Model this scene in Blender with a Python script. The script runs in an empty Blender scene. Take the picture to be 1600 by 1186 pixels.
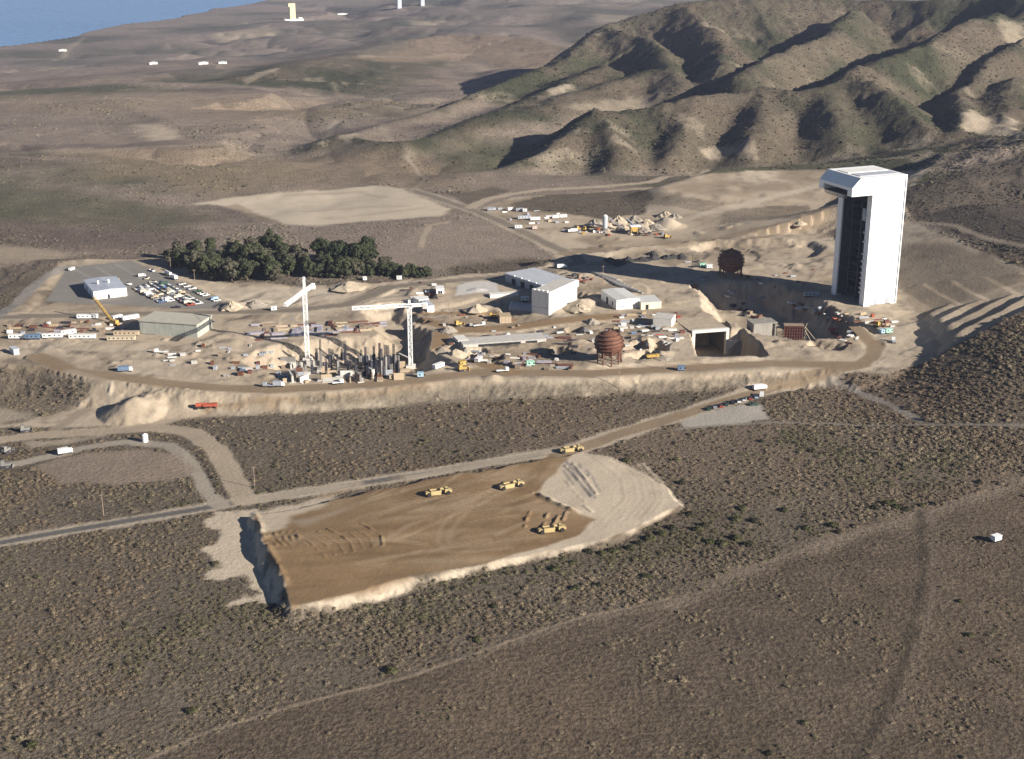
import bpy, bmesh, math, random
import numpy as np
from mathutils import Vector, Matrix

random.seed(7)
RNG = np.random.default_rng(7)
scene = bpy.context.scene
COL = scene.collection

# ------------------------------------------------------------------ camera, sky, sun, exposure
FPX, PITCH, CAMZ = 2150.0, math.radians(18.7), 282.0      # focal length in photo pixels, tilt, height
cam_data = bpy.data.cameras.new("camera")
cam = bpy.data.objects.new("camera", cam_data)
COL.objects.link(cam)
cam.location = (0, 0, CAMZ)
cam.rotation_euler = (math.pi / 2 - PITCH, 0, 0)
cam_data.sensor_width = 36.0
cam_data.lens = 36.0 * FPX / 1600.0
cam_data.clip_start = 1.0
cam_data.clip_end = 60000.0
scene.camera = cam

SUN_EL = math.radians(21.5)
SUN_H = Vector((0.87, -0.49)).normalized()                # horizontal direction towards the sun
world = bpy.data.worlds.new("World")
scene.world = world
world.use_nodes = True
wn = world.node_tree.nodes
sky = wn.new("ShaderNodeTexSky")
sky.sky_type = 'NISHITA'
sky.sun_disc = False
sky.sun_elevation = SUN_EL
sky.sun_rotation = math.atan2(SUN_H.x, SUN_H.y)
sky.altitude = 1500
sky.air_density = 0.55
sky.dust_density = 0.1
world.node_tree.links.new(sky.outputs[0], wn["Background"].inputs[0])
wn["Background"].inputs[1].default_value = 0.05

sun_data = bpy.data.lights.new("sun", 'SUN')
sun_data.energy = 5.0
sun_data.angle = math.radians(0.5)
sun_data.color = (1.0, 0.925, 0.825)
sun = bpy.data.objects.new("sun", sun_data)
COL.objects.link(sun)
sv = Vector((SUN_H.x * math.cos(SUN_EL), SUN_H.y * math.cos(SUN_EL), math.sin(SUN_EL)))
sun.rotation_euler = sv.to_track_quat('Z', 'Y').to_euler()
sun.location = (400, -200, 600)

scene.view_settings.view_transform = 'Standard'
scene.view_settings.look = 'None'
scene.view_settings.exposure = 1.05
scene.view_settings.gamma = 1.0
scene.view_settings.use_curve_mapping = False
scene.cycles.max_bounces = 4
scene.cycles.diffuse_bounces = 2
scene.cycles.glossy_bounces = 2
scene.cycles.volume_bounces = 0
scene.cycles.use_denoising = True

# ------------------------------------------------------------------ small helpers
cP, sP = math.cos(PITCH), math.sin(PITCH)

def pix(px, py, z=8.0):
    """photo pixel -> point of its ray on the level z"""
    u = (px - 800.0) / FPX
    v = (593.0 - py) / FPX
    t = (z - CAMZ) / (-sP + v * cP)
    return (u * t, (cP + v * sP) * t)

def zat(py, Y):
    v = (593.0 - py) / FPX
    return CAMZ + Y * (-sP + v * cP) / (cP + v * sP)

def ray_at(px, py, Y):
    """photo pixel -> point of its ray at the distance Y"""
    u = (px - 800.0) / FPX
    v = (593.0 - py) / FPX
    k = Y / (cP + v * sP)
    return (u * k, Y, CAMZ + (-sP + v * cP) * k)

def smooth(e0, e1, x):
    t = np.clip((x - e0) / (e1 - e0), 0, 1)
    return t * t * (3 - 2 * t)

def _hash(ix, iy, seed):
    h = (ix.astype(np.int64) * 374761393 + iy.astype(np.int64) * 668265263 + seed * 1442695041) & 0xFFFFFFFF
    h = ((h ^ (h >> 13)) * 1274126177) & 0xFFFFFFFF
    h = (h ^ (h >> 16)) & 0xFFFFFF
    return h.astype(np.float32) / float(0xFFFFFF)

def vnoise(x, y, seed=0):
    x = np.asarray(x, dtype=np.float64); y = np.asarray(y, dtype=np.float64)
    ix = np.floor(x); iy = np.floor(y)
    fx = (x - ix).astype(np.float32); fy = (y - iy).astype(np.float32)
    fx = fx * fx * fx * (fx * (fx * 6 - 15) + 10); fy = fy * fy * fy * (fy * (fy * 6 - 15) + 10)
    ix = ix.astype(np.int64); iy = iy.astype(np.int64)
    a = _hash(ix, iy, seed); b = _hash(ix + 1, iy, seed)
    c = _hash(ix, iy + 1, seed); d = _hash(ix + 1, iy + 1, seed)
    return (a + (b - a) * fx) * (1 - fy) + (c + (d - c) * fx) * fy      # 0..1

def fbm(x, y, wl, oct=4, seed=0, gain=0.5, ridged=False):
    s = 0; amp = 1.0; tot = 0
    c, sn = 0.8, 0.6
    xx, yy = np.asarray(x) / wl, np.asarray(y) / wl
    for o in range(oct):
        n = vnoise(xx, yy, seed + o * 17) * 2 - 1
        if ridged:
            n = 1 - 2 * np.abs(n)
        s = s + n * amp; tot += amp
        amp *= gain
        xx, yy = (xx * c - yy * sn) * 2.03 + 11.3, (xx * sn + yy * c) * 2.03 + 5.7
    return s / tot                                                       # -1..1

def seg_dist(X, Y, pts, closed=False):
    """distance to a polyline, and the position along it (0..n-1)"""
    best = np.full(X.shape, 1e9, dtype=np.float64); par = np.zeros(X.shape)
    n = len(pts)
    for i in range(n if closed else n - 1):
        ax, ay = pts[i][0], pts[i][1]; bx, by = pts[(i + 1) % n][0], pts[(i + 1) % n][1]
        dx, dy = bx - ax, by - ay
        L = dx * dx + dy * dy + 1e-9
        t = np.clip(((X - ax) * dx + (Y - ay) * dy) / L, 0, 1)
        d = (X - ax - t * dx) ** 2 + (Y - ay - t * dy) ** 2
        m = d < best
        best = np.where(m, d, best); par = np.where(m, i + t, par)
    return np.sqrt(best), par

def inside(X, Y, pts):
    r = np.zeros(X.shape, dtype=bool); n = len(pts)
    for i in range(n):
        ax, ay = pts[i]; bx, by = pts[(i + 1) % n]
        if ay == by:
            continue
        c = ((ay > Y) != (by > Y)) & (X < (bx - ax) * (Y - ay) / (by - ay) + ax)
        r ^= c
    return r

def sdf(X, Y, pts):
    """signed distance, positive inside"""
    d, _ = seg_dist(X, Y, pts, True)
    return np.where(inside(X, Y, pts), d, -d)

def box_mask(X, Y, pts, margin):
    xs = [p[0] for p in pts]; ys = [p[1] for p in pts]
    return (X > min(xs) - margin) & (X < max(xs) + margin) & (Y > min(ys) - margin) & (Y < max(ys) + margin)

def tag(o, label=None, cat=None, group=None, kind=None):
    if label: o["label"] = label
    if cat: o["category"] = cat
    if group: o["group"] = group
    if kind: o["kind"] = kind
    return o
# ------------------------------------------------------------------ terrain: grid of directions and distances
da = 2.3 / FPX
cols = np.concatenate([np.linspace(-1.25, -0.47, 45, endpoint=False), np.arange(-0.47, 0.47, da), np.linspace(0.4705, 1.25, 45)])
rows_near = np.array([pix(800, y, 0.0)[1] for y in np.arange(1330.0, 318.0, -2.0)])
rows_hill = np.arange(rows_near[-1] + 5.5, 2750.0, 5.5)
rf = [rows_hill[-1]]
while rf[-1] < 7500: rf.append(rf[-1] * 1.0075)
while rf[-1] < 26000: rf.append(rf[-1] * 1.08)
ROWS = np.concatenate([rows_near, rows_hill, np.array(rf[1:])])
NR, NC = len(ROWS), len(cols)
GY = np.repeat(ROWS[:, None], NC, 1)
GX = GY * cols[None, :]

# coast: bluff edge, traced at its level
COAST = [pix(x, y, -60) for x, y in [(-2600, 420), (-1400, 250), (-700, 150), (-300, 105), (0, 72), (60, 64), (110, 57), (160, 45), (200, 36), (260, 30), (310, 20), (345, 12), (400, 4), (440, -8), (470, -40)]]
COAST.append((COAST[-1][0] + 2500, 16000)); COAST.append((3000, 26000))
LANDPOLY = COAST + [(60000, 40000), (60000, -20000), (-3000, -20000)]

RIDGES = [  # each: slope, knots (px, py, distance)
 (0.5, [(500, 224, 1800), (600, 198, 1920), (700, 166, 2060), (790, 131, 2200), (870, 93, 2330), (930, 58, 2450), (975, 36, 2520), (1070, 8, 2560), (1180, -8, 2600), (1300, -2, 2640), (1400, 3, 2600), (1520, 0, 2500), (1650, -12, 2400), (1900, -30, 2400)]),
 (0.62, [(735, 281, 1545), (800, 255, 1590), (850, 232, 1640), (905, 192, 1720), (935, 170, 1760), (1000, 164, 1800), (1080, 160, 1820), (1130, 148, 1850), (1195, 141, 1880), (1245, 144, 1870), (1290, 139, 1880), (1345, 104, 1930), (1440, 74, 2050), (1500, 40, 2200), (1560, 16, 2350)]),
 (0.65, [(1345, 104, 1930), (1400, 148, 1800), (1440, 198, 1690), (1490, 248, 1600)]),
 (0.6, [(1080, 160, 1820), (1060, 215, 1700), (1045, 250, 1640)]),
 (0.6, [(1195, 141, 1880), (1180, 200, 1720), (1168, 240, 1650)]),
 (0.6, [(1290, 139, 1880), (1312, 195, 1720), (1325, 240, 1650)]),
 (0.6, [(935, 170, 1760), (960, 225, 1650), (952, 262, 1600)]),
 (0.75, [(1150, 120, 1970), (1175, 110, 2000), (1230, 80, 2150), (1300, 45, 2350), (1330, 14, 2500)]),
 (0.75, [(1465, 215, 1640), (1500, 195, 1700), (1530, 135, 1930), (1552, 92, 2040), (1600, 60, 2150), (1680, 30, 2300)]),
 (0.62, [(960, 45, 2480), (1010, 60, 2380), (1035, 100, 2200), (1065, 132, 2060)]),
 (0.62, [(1085, 15, 2520), (1120, 60, 2330), (1135, 105, 2100)]),
 (0.4, [(620, 226, 1740), (700, 203, 1800), (780, 182, 1880), (880, 152, 2000), (1000, 112, 2170)]),
 (0.4, [(740, 195, 1850), (800, 168, 1960), (900, 128, 2120), (930, 100, 2260)]),
 (0.42, [(540, 215, 1830), (590, 225, 1740), (620, 226, 1730)]),
 (0.5, [(1600, 120, 1950), (1580, 190, 1750), (1600, 215, 1650)]),
 # scrub hill at the right, behind the cut
 (0.21, [(1440, 300, 1250), (1500, 270, 1300), (1600, 237, 1350), (1750, 200, 1400), (2100, 150, 1500)]),
 # rolling ground further off
 (0.16, [(540, 88, 2950), (620, 64, 3150), (700, 52, 3300), (800, 56, 3250), (875, 74, 3050)]),
 (0.14, [(250, 140, 2450), (400, 118, 2600), (480, 95, 2750), (560, 84, 2900)]),
 (0.16, [(600, 34, 4300), (760, 20, 4600), (880, 24, 4300), (960, 34, 3900), (1000, 30, 3700)]),
 (0.15, [(1070, -4, 5500), (1250, -22, 5600), (1500, -30, 5200), (1800, -40, 5200)]),
 (0.16, [(150, 165, 2150), (240, 188, 2020), (300, 205, 1930)]),
]

def base_height(X, Y):
    dc = np.where(inside(X, Y, LANDPOLY), 1.0, -1.0) * seg_dist(X, Y, COAST)[0]
    wob = fbm(X, Y, 420, 3, 5) * 70
    d2 = dc + wob * smooth(0, 200, np.abs(dc))
    land = -62 * (1 - smooth(0, 1500, dc))
    sea = -62 - 70 * smooth(0, 60, -(dc + fbm(X, Y, 160, 3, 9) * 30))
    h = np.where(dc > 0, land, sea)
    far = smooth(1180, 1500, Y + np.abs(X) * 0.15)
    roll = fbm(X, Y, 330, 5, 21) * 13 + fbm(X, Y * 1.6, 800, 3, 22) * 12
    gul = np.maximum(fbm(X * 0.8 + Y * 0.25, Y, 480, 4, 33, ridged=True) - 0.2, 0) * 44
    calm = smooth(-190, -60, X) * (1 - smooth(440, 560, X)) * (1 - smooth(1530, 1680, Y))      # level ground between site and hills
    h = h + far * (roll - gul) * smooth(0, 500, dc) * (1 - calm * .9) + calm * 5 * smooth(1180, 1300, Y)
    return h

FOOT = [pix(x, y, 6) for x, y in [(500, 262), (620, 270), (735, 283), (800, 288), (900, 284), (1000, 277), (1105, 264), (1300, 259), (1450, 258), (1700, 250)]]
def hills(X, Y, h):
    footmask = smooth(10, 110, Y - np.interp(X, [p[0] for p in FOOT], [p[1] for p in FOOT]))
    wx = fbm(X, Y, 210, 3, 41) * 26; wy = fbm(X, Y, 210, 3, 47) * 26
    XX, YY = X + wx, Y + wy
    out = h.copy(); k = 7.0
    acc = np.exp(np.clip(h / k, -40, 60))
    for slope, kn in RIDGES:
        P = [ray_at(*q) for q in kn]
        m = box_mask(X, Y, P, 520) & (Y > 1080)
        if not m.any(): continue
        d, par = seg_dist(XX[m], YY[m], P)
        zz = np.interp(par, np.arange(len(P)), [p[2] for p in P])
        r0 = 11.0
        cand = zz - slope * (np.sqrt(d * d + r0 * r0) - r0)
        if slope > 0.35:
            cl_ = np.concatenate([[0], np.cumsum([math.dist(P[i][:2], P[i + 1][:2]) for i in range(len(P) - 1)])])
            sl = np.interp(par, np.arange(len(P)), cl_) + fbm(X[m], Y[m], 70, 2, 43) * 14
            gl = fbm(sl, d * 0.16 + zz * 3, 62, 3, 44, gain=.6, ridged=True)
            cand = cand - (0.55 - 0.55 * gl) * 15 * smooth(2, 80, d)
        if slope > 0.35: cand = np.where(cand > h[m], h[m] + (cand - h[m]) * footmask[m], cand)
        acc[m] += np.exp(np.clip(cand / k, -40, 60)) - np.exp(np.clip((zz - 230) / k, -40, 60)) * 0
    out = k * np.log(acc)
    rise = np.clip(out - h, 0, 60) / 60
    g = fbm(X * 1.0, Y * 0.8, 130, 5, 61, ridged=True)
    out = out - rise * np.maximum(0.3 - g, 0) * 10 + rise * fbm(X, Y, 34, 4, 66, gain=.62) * 3.4 + rise * np.maximum(fbm(X, Y, 48, 3, 68, ridged=True), 0) * 2.6
    return out, rise

Z = base_height(GX, GY)
Z, RISE = hills(GX, GY, Z)
# foreground: gentle ground, rising to the right behind the level track
fg = 1 - smooth(1000, 1300, GY)
Z = Z + fg * (fbm(GX, GY, 60, 3, 71) * 0.7)
def right_rise(x, y): return 30 * smooth(195, 345, x - (y - 760) * 0.10) * smooth(650, 830, y) * (1 - smooth(960, 1110, y))
Z = Z + right_rise(GX, GY)
ww = fbm(GX, GY, 190, 4, 83)
ZU = 0.21 * np.clip((GX - 298) * 0.97 + (GY - 1000) * 0.22 + ww * 24, 0, 150)      # ground rising right of the tower
ZU = ZU * smooth(870, 960, GY) * smooth(280, 310, GX)
Z = np.where(ZU > 0.05, np.maximum(Z, (8 + ZU) - 60 * smooth(1190, 1330, GY)), Z)
# lower ground at the left front
Z = Z - 5 * smooth(-120, -330, GX) * smooth(560, 700, GY) * (1 - smooth(900, 1000, GY))

def sample_grid(A, x, y):
    r = np.interp(y, ROWS, np.arange(NR)); c = np.interp(x / y, cols, np.arange(NC))
    r0 = np.clip(np.floor(r).astype(int), 0, NR - 2); c0 = np.clip(np.floor(c).astype(int), 0, NC - 2)
    fr, fc = r - r0, c - c0
    return (A[r0, c0] * (1 - fr) * (1 - fc) + A[r0 + 1, c0] * fr * (1 - fc) + A[r0, c0 + 1] * (1 - fr) * fc + A[r0 + 1, c0 + 1] * fr * fc)

def hit(px, py):
    """photo pixel -> first point of the ground along its ray"""
    u = (px - 800.0) / FPX; v = (593.0 - py) / FPX
    den = cP + v * sP
    a = u / den
    zr = CAMZ + ROWS * (-sP + v * cP) / den
    c = float(np.interp(a, cols, np.arange(NC))); c0 = min(int(c), NC - 2); f = c - c0
    col = Z[:, c0] * (1 - f) + Z[:, c0 + 1] * f
    b = np.nonzero(zr <= col)[0]
    i = b[0] if len(b) else NR - 1
    if i == 0: return (a * ROWS[0], ROWS[0])
    g0, g1 = zr[i - 1] - col[i - 1], zr[i] - col[i]
    t = g0 / (g0 - g1 + 1e-9)
    Yh = ROWS[i - 1] + t * (ROWS[i] - ROWS[i - 1])
    return (a * Yh, Yh)
def gz(x, y): return float(sample_grid(Z, np.array([x]), np.array([y]))[0])
def HP(lst): return [hit(x, y) for x, y in lst]

SITE_Z = 8.0
SITE = [pix(x, y, SITE_Z) for x, y in [(-350, 560), (-60, 566), (60, 572), (150, 592), (260, 603), (340, 612), (420, 617), (500, 613), (620, 603), (690, 596), (760, 590), (830, 592), (900, 594), (1000, 587), (1150, 581), (1290, 577), (1340, 584), (1388, 584)]]
SITE += HP([(1424, 577), (1480, 549), (1530, 523), (1600, 484), (1690, 446), (1715, 420), (1640, 424), (1580, 406), (1540, 390), (1480, 370), (1430, 352)])
SITE += [pix(x, y, SITE_Z) for x, y in [(1380, 352), (1290, 356), (1150, 372), (1000, 384), (900, 398), (800, 420), (660, 436), (520, 446), (400, 440), (330, 420), (250, 404), (100, 404), (-350, 420)]]
d = sdf(GX, GY, SITE)
# benches of the cut: drop below natural ground by distance from the rim
def terrace(x, face=3.6, bench=14.5, drop=4.7):
    per = face + bench
    n = np.floor(x / per); r = x - n * per
    return n * drop + np.minimum(r / face, 1) * drop
wv = fbm(GX, GY, 60, 4, 81) * 5.0
ter = terrace(np.maximum(d + wv * smooth(0, 15, d), 0))
rk_ = 45 * smooth(1040, 1150, GY)
right = smooth(255 - rk_, 300 + rk_, GX)
nst = np.floor(ZU / 4.4); rst = ZU / 4.4 - nst
floorz = SITE_Z + 4.4 * (nst + np.minimum(rst / 0.8, 1)) * smooth(0.0, 0.3, ZU)
dp = np.maximum(d, 0)
Zrim = Z - right_rise(GX, GY) + right_rise(GX + .82 * dp, GY - .57 * dp)      # level of the rim beside each point
Zrim = np.where(GY < 1010, np.maximum(Z, Zrim), Z)
cut = np.where(right > 0.01, np.maximum(floorz, Zrim - (ter * right + (1 - right) * d * 1.2)), np.maximum(SITE_Z, Z - d * 0.8))
cut = np.minimum(cut, np.maximum(Zrim, SITE_Z))
ins = SITE_Z + (np.where(Zrim > SITE_Z, cut, SITE_Z) - SITE_Z) * smooth(0, 1, right)
dg = d + np.maximum(fbm(GX, GY, 9, 3, 107, ridged=True), 0) * 2.2 * smooth(0, 3, -d) - fbm(GX, GY, 40, 2, 108) * 1.5
fillz = np.maximum(Z, SITE_Z + np.minimum(dg, 0) * 0.62)        # d<0 outside: fill bank falls away
cutz = np.minimum(fillz, SITE_Z - d * 0.55 + right * 70)
Z = np.where(d > 0, ins, np.where(GY < 930, fillz, cutz))
site_in = np.clip(d / 12.0, 0, 1)

# ---- stamps: level floors with banked sides (polygon in photo pixels, level, bank slope, blend)
def stamp(pts, z, slope=0.9, mode='cut', rough=1.2):
    """cut: dig down to z with sloping sides; fill: raise to z with sloping sides"""
    global Z
    m = box_mask(GX, GY, pts, 60)
    if not m.any(): return
    x, y = GX[m], GY[m]
    s = sdf(x, y, pts) + fbm(x, y, 14, 3, 91) * rough
    s = s - np.where(s < 0, np.maximum(fbm(x, y, 6, 3, 93, ridged=True), 0) * rough * 1.1, 0) * smooth(0, 3, -s)
    zz = z(x, y) if callable(z) else z
    if mode == 'cut':
        Z[m] = np.minimum(Z[m], zz + np.maximum(-s, 0) * slope)
    else:
        Z[m] = np.maximum(Z[m], zz - np.maximum(-s, 0) * slope)
def PZ(lst, z): return [pix(x, y, z) for x, y in lst]

# main foundation pit at the left of the site
PIT1 = PZ([(425, 588), (455, 572), (520, 566), (605, 560), (632, 548), (650, 560), (668, 586), (640, 594), (560, 596)], -3)
stamp(PIT1, -3, 0.6, rough=2.2)
stamp(PZ([(590, 505), (612, 500), (640, 520), (652, 545), (625, 548)], -1), -1, 0.75)
# flame trench / mount pit
PIT2 = PZ([(1120, 480), (1190, 480), (1235, 500), (1330, 552), (1240, 556), (1180, 540), (1135, 520)], -9)
stamp(PIT2, -9, 0.95, rough=2.5)
PORTAL_Z, PORTAL_H = -9.0, 18.8
pa = pix(1083.5, 517, PORTAL_Z + PORTAL_H); pb = pix(1138.5, 513, PORTAL_Z + PORTAL_H)
LIP = [pix(1096, 557, SITE_Z), pix(1192, 555, SITE_Z)]
PORTCUT = [(pa[0] + 1, pa[1] + 30), (pa[0] + 1, pa[1]), LIP[0], LIP[1], (pb[0] + 9, pb[1] + 1), (pb[0] - 1, pb[1]), (pb[0] - 1, pb[1] + 30)]
# shallow cuts elsewhere
stamp(PZ([(785, 476), (835, 470), (838, 490), (790, 495)], 4), 4, 1.2)
stamp(PZ([(1090, 392), (1120, 385), (1260, 388), (1278, 396), (1262, 408), (1190, 412)], 4), 4, 0.5)
stamp(PZ([(860, 386), (905, 388), (960, 392), (905, 397)], 6), 6, 0.4)
# mounds
def mound(px, py, z, r, h, sx=1.0, sy=1.0, pw=1.0):
    global Z
    cx, cy = pix(px, py, z)
    m = (np.abs(GX - cx) < r * sx * 1.3) & (np.abs(GY - cy) < r * sy * 1.3)
    x, y = GX[m], GY[m]
    q = np.sqrt(((x - cx) / sx) ** 2 + ((y - cy) / sy) ** 2) / r + fbm(x, y, r * 0.6, 3, int(px)) * 0.18
    Z[m] = Z[m] + h * np.clip(1 - q, 0, 1) ** pw
mound(210, 636, 2, 21, 10, 1.0, 0.9, 0.9)
mound(268, 630, 2, 20, 4, 1.5, 0.8)
for q in [(742, 484, 7, 4), (700, 510, 9, 4), (693, 546, 7, 4), (712, 550, 7, 4), (905, 478, 10, 4), (920, 475, 8, 3), (1035, 348, 14, 6), (1000, 352, 12, 5), (965, 348, 12, 5), (935, 350, 12, 5), (1050, 350, 11, 4), (905, 352, 9, 3), (915, 500, 8, 3), (1010, 540, 9, 2.5), (1030, 555, 9, 2), (545, 446, 14, 4), (395, 470, 12, 3), (362, 478, 10, 4), (640, 455, 8, 2.5), (1265, 480, 9, 3), (1300, 470, 9, 2), (890, 520, 10, 2.5), (770, 590, 6, 2.5), (800, 575, 6, 2), (950, 352, 7, 3.5), (1190, 498, 9, 3)]:
    mound(q[0], q[1], 8, q[2] * 1.25, q[3] * 1.1)
# graded bank below the hills
BANK = [pix(x, y, 14) for x, y in [(1000, 292), (1110, 268), (1280, 264), (1450, 266), (1420, 300), (1330, 330), (1240, 336), (1120, 336), (1040, 320)]]
mb_ = box_mask(GX, GY, BANK, 60)
bs_ = smooth(-25, 25, sdf(GX[mb_], GY[mb_], BANK))
Z[mb_] = Z[mb_] * (1 - bs_ * .93) + bs_ * .93 * (9 + 0.085 * np.clip(GY[mb_] - 1330, 0, 250) + fbm(GX[mb_], GY[mb_], 60, 3, 99) * 2)
# spoil heaps pushed about by the machines
rsp = random.Random(21)
for zn, cnt in (([(360, 600), (520, 535), (690, 505), (900, 500), (1060, 500), (1060, 565), (900, 575), (700, 570), (620, 600)], 46), ([(640, 440), (1000, 400), (1250, 360), (1290, 450), (1100, 460), (700, 470)], 26), ([(30, 545), (420, 500), (440, 560), (200, 585)], 16), ([(1200, 465), (1400, 490), (1370, 560), (1200, 565)], 14), ([(880, 345), (1250, 340), (1250, 395), (950, 385)], 16)):
    xs = [p[0] for p in zn]; ys = [p[1] for p in zn]; k = 0
    while k < cnt:
        px, py = rsp.uniform(min(xs), max(xs)), rsp.uniform(min(ys), max(ys))
        if inside(np.array([px]), np.array([py]), zn)[0]:
            mound(px, py, 8, rsp.uniform(2.5, 6.5), rsp.uniform(.8, 2.4), rsp.uniform(.8, 1.8), rsp.uniform(.7, 1.2)); k += 1
# churned earth inside the site
cd = np.clip(site_in, 0, 1) * (1 - 0.85 * smooth(285, 310, GX))
def steps(v): b_ = np.floor(v); return b_ + smooth(.40, .60, v - b_)
CH = steps(fbm(GX, GY * 1.25, 120, 3, 103) * 2.6) * 1.25 + steps(fbm(GX, GY, 46, 2, 106) * 1.6) * .45 + np.abs(fbm(GX, GY, 18, 4, 101)) * .8 + np.maximum(fbm(GX, GY, 9, 3, 104), 0) * 1.0 * smooth(0, .4, fbm(GX, GY, 50, 2, 105))
for fl in ([(60, 478), (88, 440), (104, 412), (210, 402), (352, 468), (360, 484), (200, 482)], [(200, 532), (205, 490), (345, 488), (345, 520), (300, 536)], [(705, 466), (712, 440), (790, 436), (800, 458)], [(1270, 490), (1290, 445), (1400, 455), (1425, 480), (1350, 498)]):
    pf = [pix(x, y, SITE_Z) for x, y in fl]; mf = box_mask(GX, GY, pf, 25)
    cd[mf] *= 1 - smooth(-8, 2, sdf(GX[mf], GY[mf], pf))
Z = Z + cd * CH
# graded roads across the site: levelled before anything is laid on them
RFRONT = [(60, 556), (110, 580), (180, 588), (250, 598), (330, 605), (420, 609), (500, 605), (600, 599), (680, 590), (740, 582), (830, 582), (920, 584), (1000, 579), (1100, 574), (1200, 568), (1300, 569), (1345, 570)]
RMID = [(-60, 498), (40, 494), (180, 491), (400, 487), (470, 484), (540, 476), (578, 462), (606, 449), (660, 443), (760, 434), (830, 427), (880, 417), (905, 410), (890, 396), (845, 376), (785, 347), (735, 327)]
RBROWN = [(660, 505), (720, 516), (800, 512), (880, 500), (960, 494)]
RRAMP = [(690, 520), (684, 545), (720, 560), (760, 570), (800, 582)]
RTOW = [(1338, 512), (1350, 522), (1365, 540), (1372, 552), (1345, 570)]
for rd, rw in ((RFRONT, 7.5), (RMID, 7), (RBROWN, 8), (RRAMP, 6), (RTOW, 6)):
    pw_ = [pix(x, y, SITE_Z) for x, y in rd]
    mm_ = box_mask(GX, GY, pw_, 20) & (GY < 1170) & (d > -2)
    t_ = 1 - smooth(rw, rw + 2.5, seg_dist(GX[mm_], GY[mm_], pw_)[0])
    Z[mm_] = Z[mm_] * (1 - t_) + SITE_Z * t_

rct = random.Random(77)
for cx_, cy_ in ((655, 500), (700, 547), (736, 553), (757, 561), (898, 516), (985, 545), (1004, 558), (1030, 545), (560, 545), (470, 548), (1150, 466), (1250, 492), (1292, 540), (668, 462), (905, 462), (1090, 444), (610, 478), (640, 484), (870, 552), (420, 552)):
    ox, oy = pix(cx_, cy_, SITE_Z); a_ = rct.uniform(0, 3.1); l_, w_ = rct.uniform(5, 10), rct.uniform(3, 5)
    ca, sa = math.cos(a_), math.sin(a_)
    stamp([(ox + u * l_ * ca - v * w_ * sa, oy + u * l_ * sa + v * w_ * ca) for u, v in ((-1, -1), (1, -1), (1, 1), (-1, 1))], SITE_Z - rct.uniform(2.5, 4.5), 1.6, rough=1.0)
stamp(PORTCUT, PORTAL_Z - .5, 6.0, rough=0.0)
# fill pad in the foreground
def padz(px): return 5.2 + (1.2 - 5.2) * np.clip((px - 400) / 660.0, 0, 1)
PADPX = [(395, 802), (412, 850), (445, 912), (456, 946), (540, 930), (620, 905), (760, 880), (880, 856), (960, 840), (1010, 815), (1064, 790), (1040, 762), (1000, 737), (945, 713), (905, 706), (880, 712), (800, 728), (650, 752), (520, 775), (470, 786)]
PAD = [pix(x, y, float(padz(x))) for x, y in PADPX]
pxa, pya = pix(400, 860, 7), pix(1060, 790, 1.2)
def padlevel(x, y):
    t = (x - pxa[0]) / (pya[0] - pxa[0])
    return 5.6 - 4.4 * np.clip(t, -0.1, 1.05) - 3.4 * smooth(565, 640, y) * (1 - smooth(-.1, .5, t)) + fbm(x, y, 22, 3, 111) * 0.35
stamp(PAD, padlevel, 0.75, 'fill', 2.8)
mpad = box_mask(GX, GY, PAD, 5)
PADD = np.full(Z.shape, -99.0); PADD[mpad] = sdf(GX[mpad], GY[mpad], PAD)

# low ridges pushed up by the dozers, berms and ruts (polylines in photo pixels)
def berm(lst, w, h):
    global Z
    pts = HP(lst)
    m = box_mask(GX, GY, pts, w * 3)
    dd, _ = seg_dist(GX[m], GY[m], pts)
    Z[m] += h * np.exp(-(dd / w) ** 2) * np.clip(-.15 + 1.7 * vnoise(GX[m] / 4, GY[m] / 4, 7), 0, 1.3)
for k in range(7):
    x0 = 462 + k * 17; y0 = 836 - k * 3
    berm([(x0, y0), (x0 + 20, y0 + 10 + k % 3), (x0 + 30 + k % 4, y0 + 19), (x0 + 46 - k * 2, y0 + 34)], 0.55, 0.3 + 0.45 * (k % 3 == 0))
for k in range(5):
    berm([(418 + k * 11, 834 - k * 1), (424 + k * 11, 845), (432 + k * 12, 852)], 0.7, 0.5)
berm([(836, 770), (862, 784), (900, 800)], 1.6, 1.6)
for q in ([(856, 802), (850, 818), (846, 832)], [(872, 806), (868, 816), (862, 822)], [(885, 800), (880, 812)], [(828, 800), (822, 812), (820, 824)]): berm(q, 0.8, 0.8)
for q in ([(884, 728), (900, 745), (925, 775)], [(895, 725), (915, 748), (932, 772)], [(905, 726), (922, 745)], [(880, 745), (900, 770)], [(912, 790), (925, 800)], [(905, 775), (915, 785)]): berm(q, 0.8, 0.5)
for q in ([(398, 803), (415, 848), (448, 912)],): berm(q, 1.6, 0.9)
# ------------------------------------------------------------------ ground colours (albedo) and regions
SCRUB = np.array([.108, .087, .063]); GRASS = np.array([.104, .080, .057]); DIRT = np.array([.365, .297, .218])
DIRTD = np.array([.225, .175, .12]); FILL = np.array([.205, .136, .073]); SAND = np.array([.44, .37, .28])
ROADB = np.array([.205, .15, .095]); ASPH = np.array([.085, .082, .08]); LOT = np.array([.20, .185, .165])
HGREEN = np.array([.048, .049, .029]); HBROWN = np.array([.102, .084, .060]); ROCK = np.array([.30, .25, .185])
PLAIN = np.array([.205, .165, .130]); PLAING = np.array([.085, .08, .05]); PURP = np.array([.12, .092, .075])

ALB = np.zeros((NR, NC, 3)); VEG = np.ones((NR, NC)); REG = np.zeros((NR, NC), dtype=np.int32)
REGNAMES = ['ground']
def region(name):
    REGNAMES.append(name); return len(REGNAMES) - 1
def mixc(a, b, t): return a * (1 - t[..., None]) + b * t[..., None]

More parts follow.
